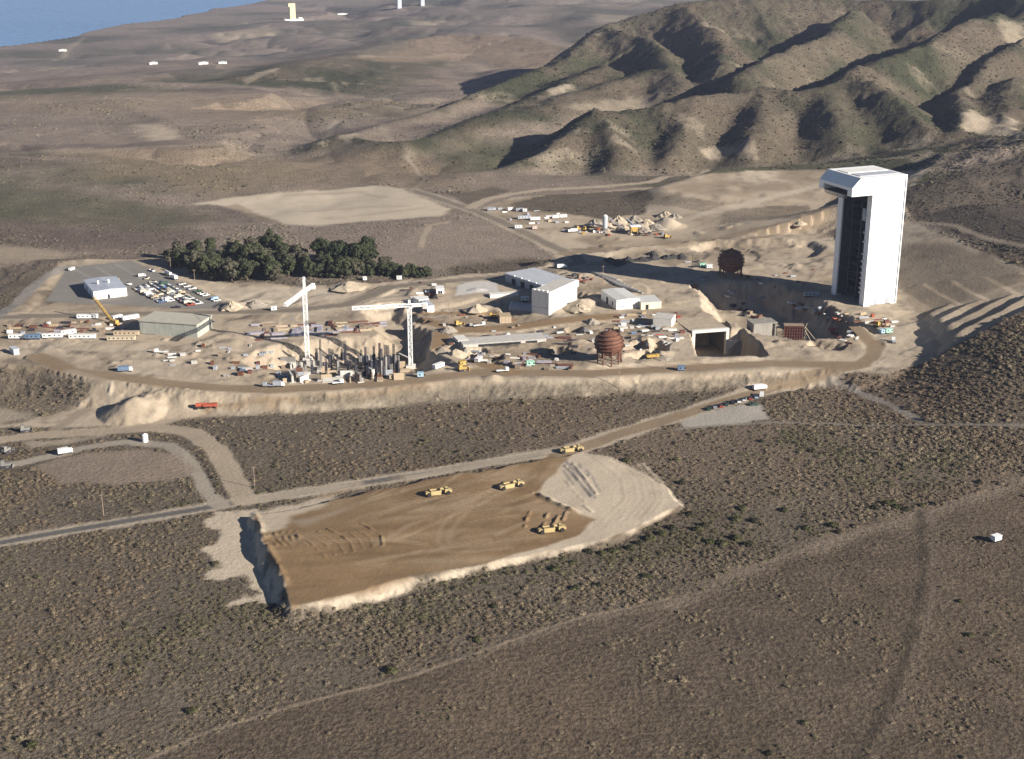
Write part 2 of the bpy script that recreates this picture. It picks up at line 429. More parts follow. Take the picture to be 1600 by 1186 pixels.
n1 = fbm(GX, GY, 90, 5, 201); n2 = fbm(GX, GY, 28, 4, 203); n3 = fbm(GX, GY * 1.4, 300, 4, 205)
# foreground scrub and grassland
ALB[:] = SCRUB
ALB = mixc(ALB, np.array([.135, .112, .084]), np.clip(n1 * 0.9 + 0.4, 0, 1))
ALB = mixc(ALB, np.array([.125, .095, .070]), np.clip(n2 * 1.2 - 0.1, 0, 1))
GRASSPOLY = HP([(120, 1240), (330, 1142), (480, 1097), (640, 1057), (740, 1022), (900, 967), (1050, 933), (1150, 890), (1350, 822), (1600, 747), (1800, 690), (2200, 800), (2000, 1300), (900, 1320)])
gs = sdf(GX, GY, GRASSPOLY) + fbm(GX, GY, 18, 3, 207) * 4
GR = smooth(-3, 5, gs)
gcol = mixc(np.broadcast_to(GRASS, ALB.shape), np.array([.132, .097, .067]), np.clip(n1 * 1.1 + .1, 0, 1))
gcol = mixc(gcol, np.array([.088, .068, .045]), np.clip(n2 * 1.3 - .05, 0, 1) * 0.8)
ALB = mixc(ALB, gcol, GR)
# brown grass between road and cut, mid right
gm = smooth(-0.15, 0.35, n1 + 0.15) * smooth(620, 660, GY) * (GX > -60)
ALB = mixc(ALB, np.array([.14, .105, .075]), gm * 0.75 * (1 - GR))
# behind the site: rolling plain, left and far
pl = smooth(1040, 1120, GY + fbm(GX, GY, 60, 3, 209) * 25)
pcol = mixc(np.broadcast_to(PLAIN, ALB.shape), PLAING, np.clip(n3 * 2.4 - 0.02 + n1 * .6, 0, 1))
pcol = mixc(pcol, PURP, np.clip(fbm(GX, GY * 2, 160, 4, 211) * 1.7, 0, 1) * 0.85)
slope_x = np.gradient(Z, axis=1) / np.maximum(np.gradient(GX, axis=1), 1e-3)
slope_y = np.gradient(Z, axis=0) / np.maximum(np.gradient(GY, axis=0), 1e-3)
ALB = mixc(ALB, pcol, pl)
# hills
hm = smooth(0.05, 0.35, RISE + n2 * .08) * smooth(1350, 1500, GY) * (1 - smooth(2700, 3100, GY))
hn = fbm(GX, GY, 110, 5, 213)
steepness = np.hypot(slope_x, slope_y)
hcol = mixc(np.broadcast_to(HGREEN, ALB.shape), HBROWN, np.clip(0.36 + hn * 1.7 + (RISE - .6) * .4, 0, 1))
hcol = mixc(hcol, np.array([.105, .078, .058]), np.clip(fbm(GX, GY, 60, 4, 215) * 1.6, 0, 1) * 0.7)
rk = np.clip((fbm(GX, GY, 45, 5, 217) - 0.28) * 5, 0, 1) * np.clip((fbm(GX, GY, 230, 3, 219) - 0.02) * 4, 0, 1)
hcol = mixc(hcol, ROCK * .75, rk * 0.7)
ALB = mixc(ALB, hcol, hm)
far2 = smooth(2700, 3400, GY)  # farthest land: some of the haze tint is mixed into its colour
ALB = mixc(ALB, mixc(np.broadcast_to(np.array([.19, .158, .135]), ALB.shape), np.array([.095, .09, .075]), np.clip(n3 * 2 + .35, 0, 1)), far2 * .8)

R_HILL = region('hills'); REG[(hm > 0.5)] = R_HILL
R_PLAIN = region('coastal_plain'); REG[(REG == 0) & (GY > 1120)] = R_PLAIN
R_SLOPE = None

def paint(shape, col, feather=1.5, edge=2.0, amt=1.0, veg=0.0, reg=None, wl=12.0, line=None):
    """shape: polygon in photo pixels, or a polyline with a width in metres (line)"""
    pts = HP(shape)
    margin = (line or 0) + feather * 2 + edge * 2 + 4
    m = box_mask(GX, GY, pts, margin)
    if not m.any(): return
    x, y = GX[m], GY[m]
    if line:
        s = line / 2 - seg_dist(x, y, pts)[0]
    else:
        s = sdf(x, y, pts)
    s = s + fbm(x, y, wl, 3, 300 + len(REGNAMES)) * edge
    t = smooth(-feather, feather, s) * amt
    ALB[m] = mixc(ALB[m], np.asarray(col), t)
    VEG[m] = VEG[m] * (1 - t) + veg * t
    if reg is not None:
        mm = np.zeros_like(m); mm[m] = s > 0
        REG[mm] = reg

# greener and purple bands of the plain at the left
paint([(-200, 290), (0, 285), (120, 300), (250, 318), (330, 345), (250, 362), (100, 350), (-200, 345)], PLAING, 25, 14, .75, 1, wl=60)
paint([(-200, 350), (0, 345), (150, 362), (290, 360), (330, 372), (250, 388), (120, 390), (-200, 385)], PURP, 16, 12, .8, 1, wl=50)
paint([(100, 240), (330, 225), (560, 232), (720, 265), (740, 300), (560, 290), (330, 300), (180, 280)], [.22, .17, .115], 40, 25, .7, 1, wl=80)
paint([(-50, 380), (60, 386), (120, 398), (40, 410), (-80, 415)], DIRT * .8, 10, 8, .8, .2, wl=30)
paint([(215, 196), (250, 193), (275, 200), (283, 216), (240, 220), (222, 214)], ROCK * 1.25, 12, 14, .8, .3, wl=25)
paint([(500, 222), (512, 200), (524, 188), (530, 192), (516, 210), (506, 226)], SAND * .75, 6, 4, .8, .2)
paint([(530, 215), (548, 207), (560, 212), (545, 222)], ROCK * 1.1, 8, 8, .7, .3)
paint([(1095, 232), (1130, 228), (1180, 235), (1185, 250), (1130, 250), (1100, 245)], ROCK * 1.1, 8, 14, .7, .3, wl=18)
paint([(1495, 185), (1530, 178), (1590, 190), (1600, 218), (1540, 208), (1505, 205)], ROCK * 1.15, 8, 14, .75, .3, wl=18)
paint([(1560, 30), (1600, 35), (1600, 70), (1570, 60)], ROCK, 8, 14, .6, .3, wl=18)
paint([(860, 138), (890, 132), (885, 145), (862, 150)], ROCK * 1.2, 8, 8, .7, .3, wl=18)
paint([(880, 165), (1000, 150), (1040, 140), (1040, 150), (900, 172)], ROCK * .9, 8, 10, .6, .3, wl=25)
for q in ([(330, 55), (420, 40), (440, 52), (350, 66)], [(640, 32), (715, 30), (710, 40), (650, 42)], [(930, 22), (990, 24), (985, 32), (925, 30)]): paint(q, ROCK, 20, 20, .6, .5, wl=80)
paint([(545, 92), (640, 62), (760, 50), (865, 72), (880, 90), (760, 92), (620, 98)], [.205, .155, .11], 30, 25, .85, 1, wl=90)
paint([(250, 150), (520, 165), (640, 158), (600, 180), (350, 190)], [.215, .165, .115], 40, 30, .7, 1, wl=90)
paint([(0, 150), (250, 148), (480, 155), (560, 168), (200, 172), (0, 175)], [.225, .175, .125], 40, 30, .7, 1, wl=90)

# bare earth of the building site
R_SITE = region('construction_ground')
SITEPX = [(-120, 500), (0, 500), (60, 440), (100, 408), (240, 402), (330, 440), (480, 448), (640, 436), (760, 426), (850, 418), (890, 400), (800, 352), (752, 326), (800, 308), (900, 302), (1020, 292), (1105, 272), (1200, 266), (1300, 265), (1420, 265), (1455, 266), (1420, 300), (1420, 345), (1500, 378), (1560, 405), (1610, 428), (1700, 420), (1700, 445), (1600, 486), (1530, 520), (1480, 548), (1440, 568), (1388, 584), (1300, 580), (1200, 596), (1100, 604), (950, 612), (820, 618), (700, 628), (600, 636), (480, 640), (340, 650), (300, 652), (250, 664), (150, 668), (0, 668), (-120, 660)]
paint(SITEPX, DIRT, 3, 4, 1, .05, R_SITE)
sm = (REG == R_SITE)
sn = fbm(GX, GY, 38, 5, 231); sn2 = fbm(GX, GY, 12, 4, 233); sn3 = fbm(GX, GY, 110, 3, 235)
tt = np.where(sm, 1.0, 0.0)
ALB = mixc(ALB, DIRTD * .95, np.clip(sn * 2.2 + sn3 * .8 - .05, 0, 1) * tt * .75)
ALB = mixc(ALB, SAND, np.clip(-sn * 1.5 + sn2 * .4 - .05, 0, 1) * tt * .8)
ALB = mixc(ALB, np.array([.17, .14, .105]), np.clip(sn2 * 2.0 - .35, 0, 1) * tt * .85)

# scrub left standing inside and around the site
for q, a in ([[(800, 318), (860, 304), (1000, 296), (1020, 305), (1005, 335), (940, 342), (880, 332), (800, 328)], 1], [[(700, 420), (720, 408), (800, 402), (860, 406), (850, 416), (760, 428), (705, 430)], 1], [[(735, 300), (770, 292), (800, 296), (760, 312), (730, 318), (680, 300)], .8], [[(0, 572), (30, 572), (120, 592), (145, 600), (135, 620), (80, 650), (20, 665), (-60, 665), (-60, 575)], .85], [[(60, 455), (100, 448), (108, 465), (75, 475)], .7], [[(880, 390), (950, 384), (945, 394), (905, 397)], .7], [[(1400, 300), (1450, 285), (1500, 268), (1700, 210), (1700, 400), (1560, 398), (1500, 370), (1420, 342)], .97], [[(1080, 310), (1020, 300), (1010, 320), (1100, 330), (1140, 318)], .55], [[(1130, 330), (1200, 322), (1265, 322), (1260, 334), (1180, 345), (1120, 352)], .6], [[(1270, 340), (1300, 320), (1310, 370), (1280, 372)], .5], [[(1420, 380), (1500, 395), (1560, 425), (1500, 410), (1420, 398)], .5]):
    paint(q, SCRUB * 1.02, 3, 5, a, 1.0)
paint([(1400, 300), (1470, 282), (1600, 235), (1800, 180), (1800, 380), (1600, 400), (1560, 392), (1500, 368), (1420, 335)], [.085, .07, .055], 4, 5, .9, 1, 0)
paint([(690, 350), (760, 345), (850, 395), (800, 405), (690, 420), (600, 420), (580, 400), (660, 355)], PLAIN * 1.1, 8, 8, .7, .4)
paint([(1440, 545), (1500, 520), (1560, 480), (1600, 470), (1600, 486), (1530, 522), (1480, 548)], DIRT * 1.05, 3, 3, .8, .1)
# right side, scrub above the cut
paint([(1388, 590), (1480, 552), (1540, 522), (1650, 470), (1800, 440), (1800, 600), (1450, 600)], SCRUB * .95, 2.5, 3, .95, 1.0, 0)

# pale graded pad beyond the trees
R_PADF = region('graded_pad')
paint([(295, 319), (360, 309), (480, 298), (590, 290), (632, 296), (665, 310), (702, 327), (690, 337), (600, 344), (480, 353), (442, 350), (400, 335), (350, 322)], SAND * 1.02, 4, 4, 1, 0, R_PADF)
paint([(370, 318), (400, 333), (440, 349), (425, 350), (380, 334), (352, 322)], DIRTD, 4, 3, .7, .2)
for q in ([(450, 305), (560, 300), (600, 308)], [(480, 330), (560, 324), (640, 322)], [(520, 341), (600, 333), (660, 325)]): paint(q, DIRT * .8, 4, 4, .5, 0, line=9, wl=30)

# pale dirt next to the pad in front
paint([(322, 812), (345, 800), (398, 798), (440, 905), (452, 948), (420, 948), (365, 942), (395, 925), (388, 900), (325, 905), (345, 880), (318, 862), (340, 848)], SAND, 2.5, 7, .97, .1, wl=9)
paint([(452, 948), (540, 938), (640, 900), (655, 908), (600, 940), (520, 944), (470, 950)], SAND * .92, 2, 2.5, 1, 0)
paint([(640, 906), (760, 882), (880, 858), (880, 866), (760, 890), (650, 912)], SAND, 1.6, 2, .9, 0)

# asphalt car park
R_LOT = region('parking_lot')
paint([(72, 470), (88, 445), (104, 418), (205, 407), (345, 470), (352, 480), (300, 484), (180, 476), (110, 474)], LOT, 1.2, .8, 1, 0, R_LOT)
for q in ([(118, 421), (140, 433)], [(150, 417), (185, 438)], [(180, 412), (225, 438)]): paint(q, LOT * 1.5, .8, 0, .7, 0, line=1.6)
paint([(330, 446), (480, 450), (560, 446), (555, 462), (470, 478), (360, 486), (345, 470)], SAND * .95, 3, 4, .9, 0)
paint([(715, 446), (745, 437), (775, 442), (782, 458), (740, 458), (712, 462)], np.array([.47, .45, .42]), 1.5, 1, .9, 0)

# roads
def road(name, pts, w, col, shoulder=None, sh_w=0, veg=0, amt=.9, edge=1.2, feather=1.2):
    r = region(name)
    if shoulder is not None: paint(pts, shoulder, 2.0, 2.0, .9, .1, r, line=w + sh_w, wl=10)
    paint(pts, col, feather, edge, amt, veg, r, line=w)
COASTL = [(-120, 872), (0, 848), (150, 822), (330, 792), (480, 768), (650, 742), (800, 717), (880, 704)]
road('asphalt_road', COASTL, 5.5, ASPH, SAND * .85, 6.5, edge=.4, feather=.7)
paint([(380, 784), (480, 768), (560, 756)], SAND * .8, 2, 2, .8, 0, line=6)
paint([(640, 745), (760, 724), (880, 703)], SAND * .8, 2, 1.5, .75, 0, line=6)
HAUL = [(870, 712), (960, 681), (1060, 650), (1130, 628), (1200, 604), (1270, 588), (1335, 574), (1360, 560), (1372, 535)]
road('haul_road', HAUL, 10.5, ROADB, SAND * .9, 5.5)
FRONT = [(60, 556), (110, 580), (180, 588), (250, 598), (330, 605), (420, 609), (500, 605), (600, 599), (680, 590), (740, 582), (830, 582), (920, 584), (1000, 579), (1100, 574), (1200, 568), (1300, 569), (1345, 570)]
road('dirt_road', FRONT, 13, ROADB * 1.05)
road('dirt_road', [(330, 640), (430, 632), (520, 626), (600, 618), (660, 604)], 8, ROADB * 1.15)
MID = [(-60, 498), (40, 494), (180, 491), (400, 487), (470, 484), (540, 476), (578, 462), (606, 449), (660, 443), (760, 434), (830, 427), (880, 417), (905, 410), (890, 396), (845, 376), (785, 347), (735, 327), (690, 312), (640, 296)]
road('dirt_road', MID, 11, np.array([.165, .137, .106]), SAND * .8, 7)
road('dirt_road', [(735, 324), (760, 312), (800, 303), (850, 296), (950, 291), (1020, 284), (1105, 268)], 9, DIRT * .9, SAND * .85, 3)
road('dirt_road', [(640, 300), (665, 280), (650, 262), (635, 245)], 5, DIRT * .7)
road('dirt_road', [(700, 347), (672, 352), (662, 370), (658, 386)], 6, DIRT * .85)
road('dirt_road', [(880, 396), (960, 388), (1050, 384), (1150, 366), (1250, 346), (1290, 330), (1310, 305)], 12, DIRTD * 1.05)
road('dirt_road', [(870, 372), (910, 366), (960, 362), (1020, 358), (1080, 340), (1180, 315), (1280, 290)], 12, SAND * .9)
road('dirt_road', [(660, 505), (720, 516), (800, 512), (880, 500), (960, 494)], 15, FILL * 1.05)
road('dirt_road', [(800, 500), (770, 490), (720, 489), (650, 490)], 9, FILL * 1.1)
road('dirt_road', [(690, 520), (684, 545), (720, 560), (760, 570), (800, 582)], 11, FILL * 1.1)
road('dirt_road', [(1290, 485), (1310, 500), (1345, 520), (1365, 540)], 10, ROADB * 1.1)
road('dirt_road', [(1420, 346), (1490, 352), (1540, 372), (1600, 384), (1700, 380)], 6, DIRT * .85)
road('dirt_road', [(1415, 392), (1500, 402), (1560, 418), (1640, 425)], 7, DIRT * .95)
road('dirt_road', [(1396, 556), (1440, 515), (1500, 480), (1560, 452), (1640, 432)], 5, DIRT)
road('dirt_road', [(0, 492), (30, 470), (60, 440), (100, 418)], 9, LOT * 1.05)
road('dirt_road', [(85, 672), (125, 645), (160, 612), (155, 594), (110, 580)], 8, DIRT * .75)
road('dirt_road', [(118, 668), (150, 645), (172, 620), (170, 600)], 2.5, SAND)
road('dirt_road', [(-60, 694), (60, 680), (150, 674), (240, 668), (300, 675), (335, 700), (358, 735), (382, 782)], 13, DIRT * .95)
road('dirt_road', [(-60, 735), (40, 722), (130, 700), (200, 690), (265, 696), (300, 725), (325, 768), (345, 790)], 8.5, np.array([.31, .27, .215]))
paint([(60, 728), (130, 708), (215, 702), (275, 708), (300, 735), (290, 748), (180, 758), (100, 755)], np.array([.235, .185, .14]), 3, 4, .9, .3)
paint([(40, 690), (120, 684), (190, 676), (130, 690), (50, 700)], SAND * .8, 3, 3, .7, 0)
paint([(-40, 640), (20, 640), (50, 655), (-40, 668)], SAND * .8, 6, 5, .7, 0)
paint([(302, 695), (318, 700), (352, 770), (338, 772), (318, 735)], SCRUB * .8, 1.2, 1, .85, 1)
paint([(1070, 668), (1064, 660), (1100, 645), (1160, 632), (1188, 632), (1204, 655), (1140, 664)], np.array([.32, .29, .25]), 1.5, 2, .95, 0, region('gravel_lot'))
road('dirt_track', [(1060, 670), (1130, 664), (1210, 660), (1300, 662), (1440, 664), (1620, 666), (1800, 668)], 3.2, np.array([.20, .175, .145]), amt=.85, edge=.5, feather=.8)
road('dirt_track', [(1440, 658), (1390, 632), (1330, 604)], 5, np.array([.25, .22, .185]), amt=.85)
paint([(1280, 600), (1300, 585), (1330, 600), (1350, 615), (1310, 605)], np.array([.25, .22, .185]), 2, 1.5, .85, 0)
road('dirt_track', [(100, 1235), (230, 1186), (330, 1142), (480, 1097), (640, 1057), (740, 1022), (900, 967), (1050, 935)], 1.8, np.array([.24, .19, .14]), amt=.8, edge=.5, feather=.8)
paint([(1050, 945), (1150, 895), (1350, 830), (1600, 755), (1750, 712)], np.array([.18, .142, .105]), 5, 5, .8, .6, line=9, wl=25)
paint([(740, 1024), (900, 972), (1050, 943)], np.array([.165, .13, .095]), 3, 3, .7, .6, line=5, wl=20)
paint([(1438, 800), (1442, 900), (1424, 985), (1392, 1085), (1335, 1200)], np.array([.062, .05, .036]), 1.5, 2.0, .85, .9, line=4, wl=7)
paint([(1458, 800), (1462, 900), (1446, 985), (1416, 1085), (1362, 1200)], np.array([.15, .12, .09]), 1.5, 1.5, .45, .6, line=3, wl=9)
paint([(1200, 700), (1225, 760), (1210, 800), (1160, 830)], np.array([.16, .125, .09]), 1.2, 1, .6, .6, line=2.5)
for k in range(5): paint([(1180 + k * 30, 700 - k * 3), (1196 + k * 31, 760), (1170 + k * 42, 850)], np.array([.16, .125, .09]), 1, 1.2, .3, .8, line=1.6)
# grey-brown ground across the front of the site
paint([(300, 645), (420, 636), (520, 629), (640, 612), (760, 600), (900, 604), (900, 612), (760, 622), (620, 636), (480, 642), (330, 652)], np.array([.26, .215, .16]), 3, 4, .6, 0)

# vegetated and weathered face of the front bank, brown benches right of the tower
paint([(470, 622), (560, 618), (640, 611), (700, 604), (770, 599), (850, 601), (950, 600), (1050, 594), (1180, 588), (1280, 583), (1280, 590), (1180, 600), (1050, 608), (950, 614), (820, 622), (700, 630), (600, 638), (480, 640)], np.array([.165, .138, .102]), 2.5, 4, .9, .5, wl=9)
paint([(330, 640), (480, 634), (600, 628), (600, 634), (480, 640), (330, 648)], SAND * .8, 2, 3, .7, 0)
paint([(1405, 380), (1480, 380), (1560, 408), (1610, 432), (1560, 450), (1500, 474), (1450, 500), (1410, 470)], np.array([.185, .15, .108]), 6, 6, .8, .3, wl=20)
paint([(1392, 580), (1440, 540), (1500, 500), (1570, 462), (1610, 470), (1530, 520), (1440, 566)], DIRT * .82, 3, 3, .8, .1)
# fill pad in front: brown soil, tracked and patchy, pale sand round the right end
R_PAD = region('fill_pad')
inp = PADD > -4.5
pd = smooth(-1.2, 1.2, PADD)
px_ = (GX / GY)
q1 = HP([(905, 706), (1064, 790)])
streak = fbm(GX * 0.35 + GY * .12, GY * 1.6 - GX * .3, 16, 4, 241); stre2 = fbm(GX * .25, GY * 1.2 - GX * .35, 7, 3, 243)
pcol = mixc(np.broadcast_to(FILL, ALB.shape), np.array([.12, .078, .042]), np.clip(streak * 1.5 - .1, 0, 1) * .8)
pcol = mixc(pcol, np.array([.27, .20, .125]), np.clip(-streak * 1.3 + stre2 * .7 - .05, 0, 1) * .85)
ALB = mixc(ALB, pcol, pd * (PADD > -3)); VEG = np.where(PADD > -2, 0.0, VEG); REG[PADD > 0] = R_PAD
bank = (PADD <= 0.5) & (PADD > -8) & (Z > 0.9)
paint([(455, 925), (560, 908), (640, 895), (640, 905), (560, 930), (456, 948)], FILL * .9, 2, 2, .8, 0)
paint([(838, 768), (868, 735), (905, 706), (950, 712), (1005, 737), (1045, 764), (1068, 790), (1010, 818), (955, 842), (880, 862), (760, 886), (760, 878), (860, 850), (905, 835), (930, 812), (900, 798), (862, 784)], SAND * .98, 1.2, 2.2, .95, 0)
paint([(395, 800), (470, 786), (520, 776), (505, 790), (450, 808), (440, 824), (408, 832)], SAND * .92, 3, 4, .9, 0, wl=14)
paint([(460, 815), (520, 800), (540, 795), (520, 808), (470, 822)], DIRT * .9, 3, 3, .6, 0)
for k in range(15):   # curved wheel tracks on the sand
    o = k * 6.8 + (k * 37 % 5) * 1.6
    paint([(915 + o * .9, 712 + o * .12), (960 + o * .75, 745 + o * .1), (968 + o * .72, 780), (930 + o * .9, 815 - o * .05)], np.array([.28, .23, .17]) if k % 2 else SAND * 1.12, .9, 1.1, .25 + .12 * (k * 7 % 5), 0, line=1.1 + .5 * (k % 3))
for q, w in ([[(885, 720), (900, 745), (925, 775)], 2.2], [[(893, 722), (912, 750), (930, 778)], 1.6], [[(880, 735), (896, 758)], 2], [[(903, 722), (925, 745), (938, 770)], 1.2]): paint(q, np.array([.17, .155, .15]), .8, .8, .8, 0, line=w)
paint([(862, 714), (830, 750), (815, 772), (805, 800), (798, 840)], FILL * .85, 1.5, 2, .75, 0, line=6)
for q in ([(780, 760), (720, 792), (690, 822), (684, 845), (700, 862), (740, 862), (800, 855)], [(790, 765), (730, 800), (705, 828), (700, 850)], [(640, 800), (700, 788), (760, 770), (800, 752)], [(590, 850), (640, 820), (700, 800)], [(560, 880), (660, 862), (760, 850), (850, 838)]): paint(q, np.array([.28, .205, .13]), 1.2, 1.2, .6, 0, line=3)
rtk = random.Random(31)
for k in range(46):   # wheel tracks over the brown fill
    x0, y0 = rtk.uniform(470, 800), rtk.uniform(765, 880)
    L_ = rtk.uniform(60, 220); b0 = rtk.uniform(-.42, -.08); cv = rtk.uniform(-.0012, .0012)
    pts = [(x0 + t * L_, y0 + t * L_ * b0 + cv * (t * L_) ** 2) for t in (0, .25, .5, .75, 1)]
    pts = [p for p in pts if 400 < p[0] < 850 and 755 - (p[0] - 500) * .12 < p[1] < 915 - (p[0] - 480) * .16]
    if len(pts) < 2: continue
    for o in (0, 3.2):
        paint([(a, b_ + o) for a, b_ in pts], np.array([.35, .265, .17]) if k % 2 else np.array([.14, .092, .052]), .6, .5, rtk.uniform(.25, .6), 0, line=1.0)
for q, w_ in ([[(60, 104), (180, 102), (300, 101), (420, 101)], 16], [[(0, 160), (250, 157), (480, 153), (620, 146)], 14], [[(130, 60), (105, 80), (85, 95)], 14], [[(640, 246), (600, 205), (560, 165), (520, 130)], 9], [[(0, 240), (150, 236), (330, 226), (500, 222)], 12], [[(560, 88), (700, 84), (860, 80)], 18], [[(380, 135), (395, 120), (430, 108)], 12]):
    paint(q, ROCK * .95, 8, 8, .5, .4, line=w_, wl=60)
for q in ([(470, 35), (620, 28), (640, 40), (500, 48)], [(820, 30), (880, 22), (1000, 30), (940, 42), (860, 45)], [(180, 118), (330, 104), (420, 112), (300, 126)]): paint(q, np.array([.085, .078, .06]), 40, 40, .6, 1, wl=120)
R_GR = REG.copy()

# ------------------------------------------------------------------ materials
MATS = {}
def new_mat(name):
    m = bpy.data.materials.new(name); m.use_nodes = True
    m.node_tree.nodes.clear()
    return m, m.node_tree.nodes, m.node_tree.links

def mat_plain(name, col, rough=0.8, var=0.12, scale=0.6, metal=0.0, stains=0.0, emit=None):
    """a real surface colour with fine noise and, where asked, weathering streaks"""
    if name in MATS: return MATS[name]
    m, N, L = new_mat(name)
    out = N.new("ShaderNodeOutputMaterial"); b = N.new("ShaderNodeBsdfPrincipled")
    L.new(b.outputs[0], out.inputs[0])
    tc = N.new("ShaderNodeTexCoord")
    n = N.new("ShaderNodeTexNoise"); n.inputs["Scale"].default_value = scale; n.inputs["Detail"].default_value = 6
    L.new(tc.outputs["Object"], n.inputs["Vector"])
    mr = N.new("ShaderNodeMapRange")
    mr.inputs[1].default_value = .3; mr.inputs[2].default_value = .7
    mr.inputs[3].default_value = 1 - var; mr.inputs[4].default_value = 1 + var
    L.new(n.outputs[0], mr.inputs[0])
    mx = N.new("ShaderNodeMix"); mx.data_type = 'RGBA'; mx.blend_type = 'MULTIPLY'; mx.inputs[0].default_value = 1
    mx.inputs[6].default_value = (*col, 1)
    L.new(mr.outputs[0], mx.inputs[7])
    last = mx.outputs[2]
    if stains > 0:
        mp = N.new("ShaderNodeMapping"); mp.inputs["Scale"].default_value = (.5, .5, .035)
        L.new(tc.outputs["Object"], mp.inputs[0])
        n2 = N.new("ShaderNodeTexNoise"); n2.inputs["Scale"].default_value = 1.0; n2.inputs["Detail"].default_value = 4
        L.new(mp.outputs[0], n2.inputs["Vector"])
        r2 = N.new("ShaderNodeMapRange"); r2.inputs[1].default_value = .48; r2.inputs[2].default_value = .75
        r2.inputs[3].default_value = 0; r2.inputs[4].default_value = stains
        L.new(n2.outputs[0], r2.inputs[0])
        m2 = N.new("ShaderNodeMix"); m2.data_type = 'RGBA'
        L.new(r2.outputs[0], m2.inputs[0]); L.new(last, m2.inputs[6])
        m2.inputs[7].default_value = (col[0] * .5, col[1] * .45, col[2] * .38, 1)
        last = m2.outputs[2]
    L.new(last, b.inputs["Base Color"])
    b.inputs["Roughness"].default_value = rough; b.inputs["Metallic"].default_value = metal
    b.inputs["Specular IOR Level"].default_value = 0.3
    MATS[name] = m
    return m

def make_terrain_mat():
    m, N, L = new_mat("terrain")
    out = N.new("ShaderNodeOutputMaterial"); b = N.new("ShaderNodeBsdfPrincipled")
    L.new(b.outputs[0], out.inputs[0])
    b.inputs["Roughness"].default_value = 0.95; b.inputs["Specular IOR Level"].default_value = 0.1
    at = N.new("ShaderNodeAttribute"); at.attribute_name = "albedo"
    vg = N.new("ShaderNodeAttribute"); vg.attribute_name = "veg"
    geo = N.new("ShaderNodeNewGeometry")
    def noise(scale, det, rough=.55):
        n = N.new("ShaderNodeTexNoise"); n.inputs["Scale"].default_value = scale
        n.inputs["Detail"].default_value = det; n.inputs["Roughness"].default_value = rough
        L.new(geo.outputs["Position"], n.inputs["Vector"]); return n.outputs[0]
    def rng(v, a, b_, c, d_):
        r = N.new("ShaderNodeMapRange"); r.inputs[1].default_value = a; r.inputs[2].default_value = b_
        r.inputs[3].default_value = c; r.inputs[4].default_value = d_
        L.new(v, r.inputs[0]); return r.outputs[0]
    def mul(a, b_):
        x = N.new("ShaderNodeMath"); x.operation = 'MULTIPLY'; L.new(a, x.inputs[0]); L.new(b_, x.inputs[1]); return x.outputs[0]
    na = noise(0.42, 5, .65); nb = noise(0.06, 4); nc = noise(0.9, 4, .7)
    veg = mul(rng(na, .33, .67, .55, 1.42), rng(nb, .3, .7, .84, 1.16))
    bare = mul(rng(nc, .3, .7, .87, 1.13), rng(nb, .3, .7, .93, 1.07))
    mixv = N.new("ShaderNodeMix"); mixv.data_type = 'FLOAT'
    L.new(vg.outputs["Fac"], mixv.inputs[0]); L.new(bare, mixv.inputs[2]); L.new(veg, mixv.inputs[3])
    mx = N.new("ShaderNodeMix"); mx.data_type = 'RGBA'; mx.blend_type = 'MULTIPLY'; mx.inputs[0].default_value = 1
    L.new(at.outputs["Color"], mx.inputs[6]); L.new(mixv.outputs[0], mx.inputs[7])
    L.new(mx.outputs[2], b.inputs["Base Color"])
    bp = N.new("ShaderNodeBump"); bp.inputs["Strength"].default_value = 1.0
    L.new(na, bp.inputs["Height"])
    ds = N.new("ShaderNodeMath"); ds.operation = 'MULTIPLY_ADD'; ds.inputs[1].default_value = 1.3; ds.inputs[2].default_value = 0.25
    L.new(vg.outputs["Fac"], ds.inputs[0]); L.new(ds.outputs[0], bp.inputs["Distance"])
    L.new(bp.outputs[0], b.inputs["Normal"])
    return m
TERR = make_terrain_mat()

# ------------------------------------------------------------------ ground meshes: one sheet, split by region
P3 = np.stack([GX, GY, Z], -1).reshape(-1, 3)
tx = np.zeros((NR, NC, 3)); ty = np.zeros((NR, NC, 3))
G3 = np.stack([GX, GY, Z], -1)
tx = np.gradient(G3, axis=1); ty = np.gradient(G3, axis=0)
nrm = np.cross(tx, ty); nrm /= np.linalg.norm(nrm, axis=2, keepdims=True) + 1e-12
nrm = np.where(nrm[..., 2:3] < 0, -nrm, nrm).reshape(-1, 3)
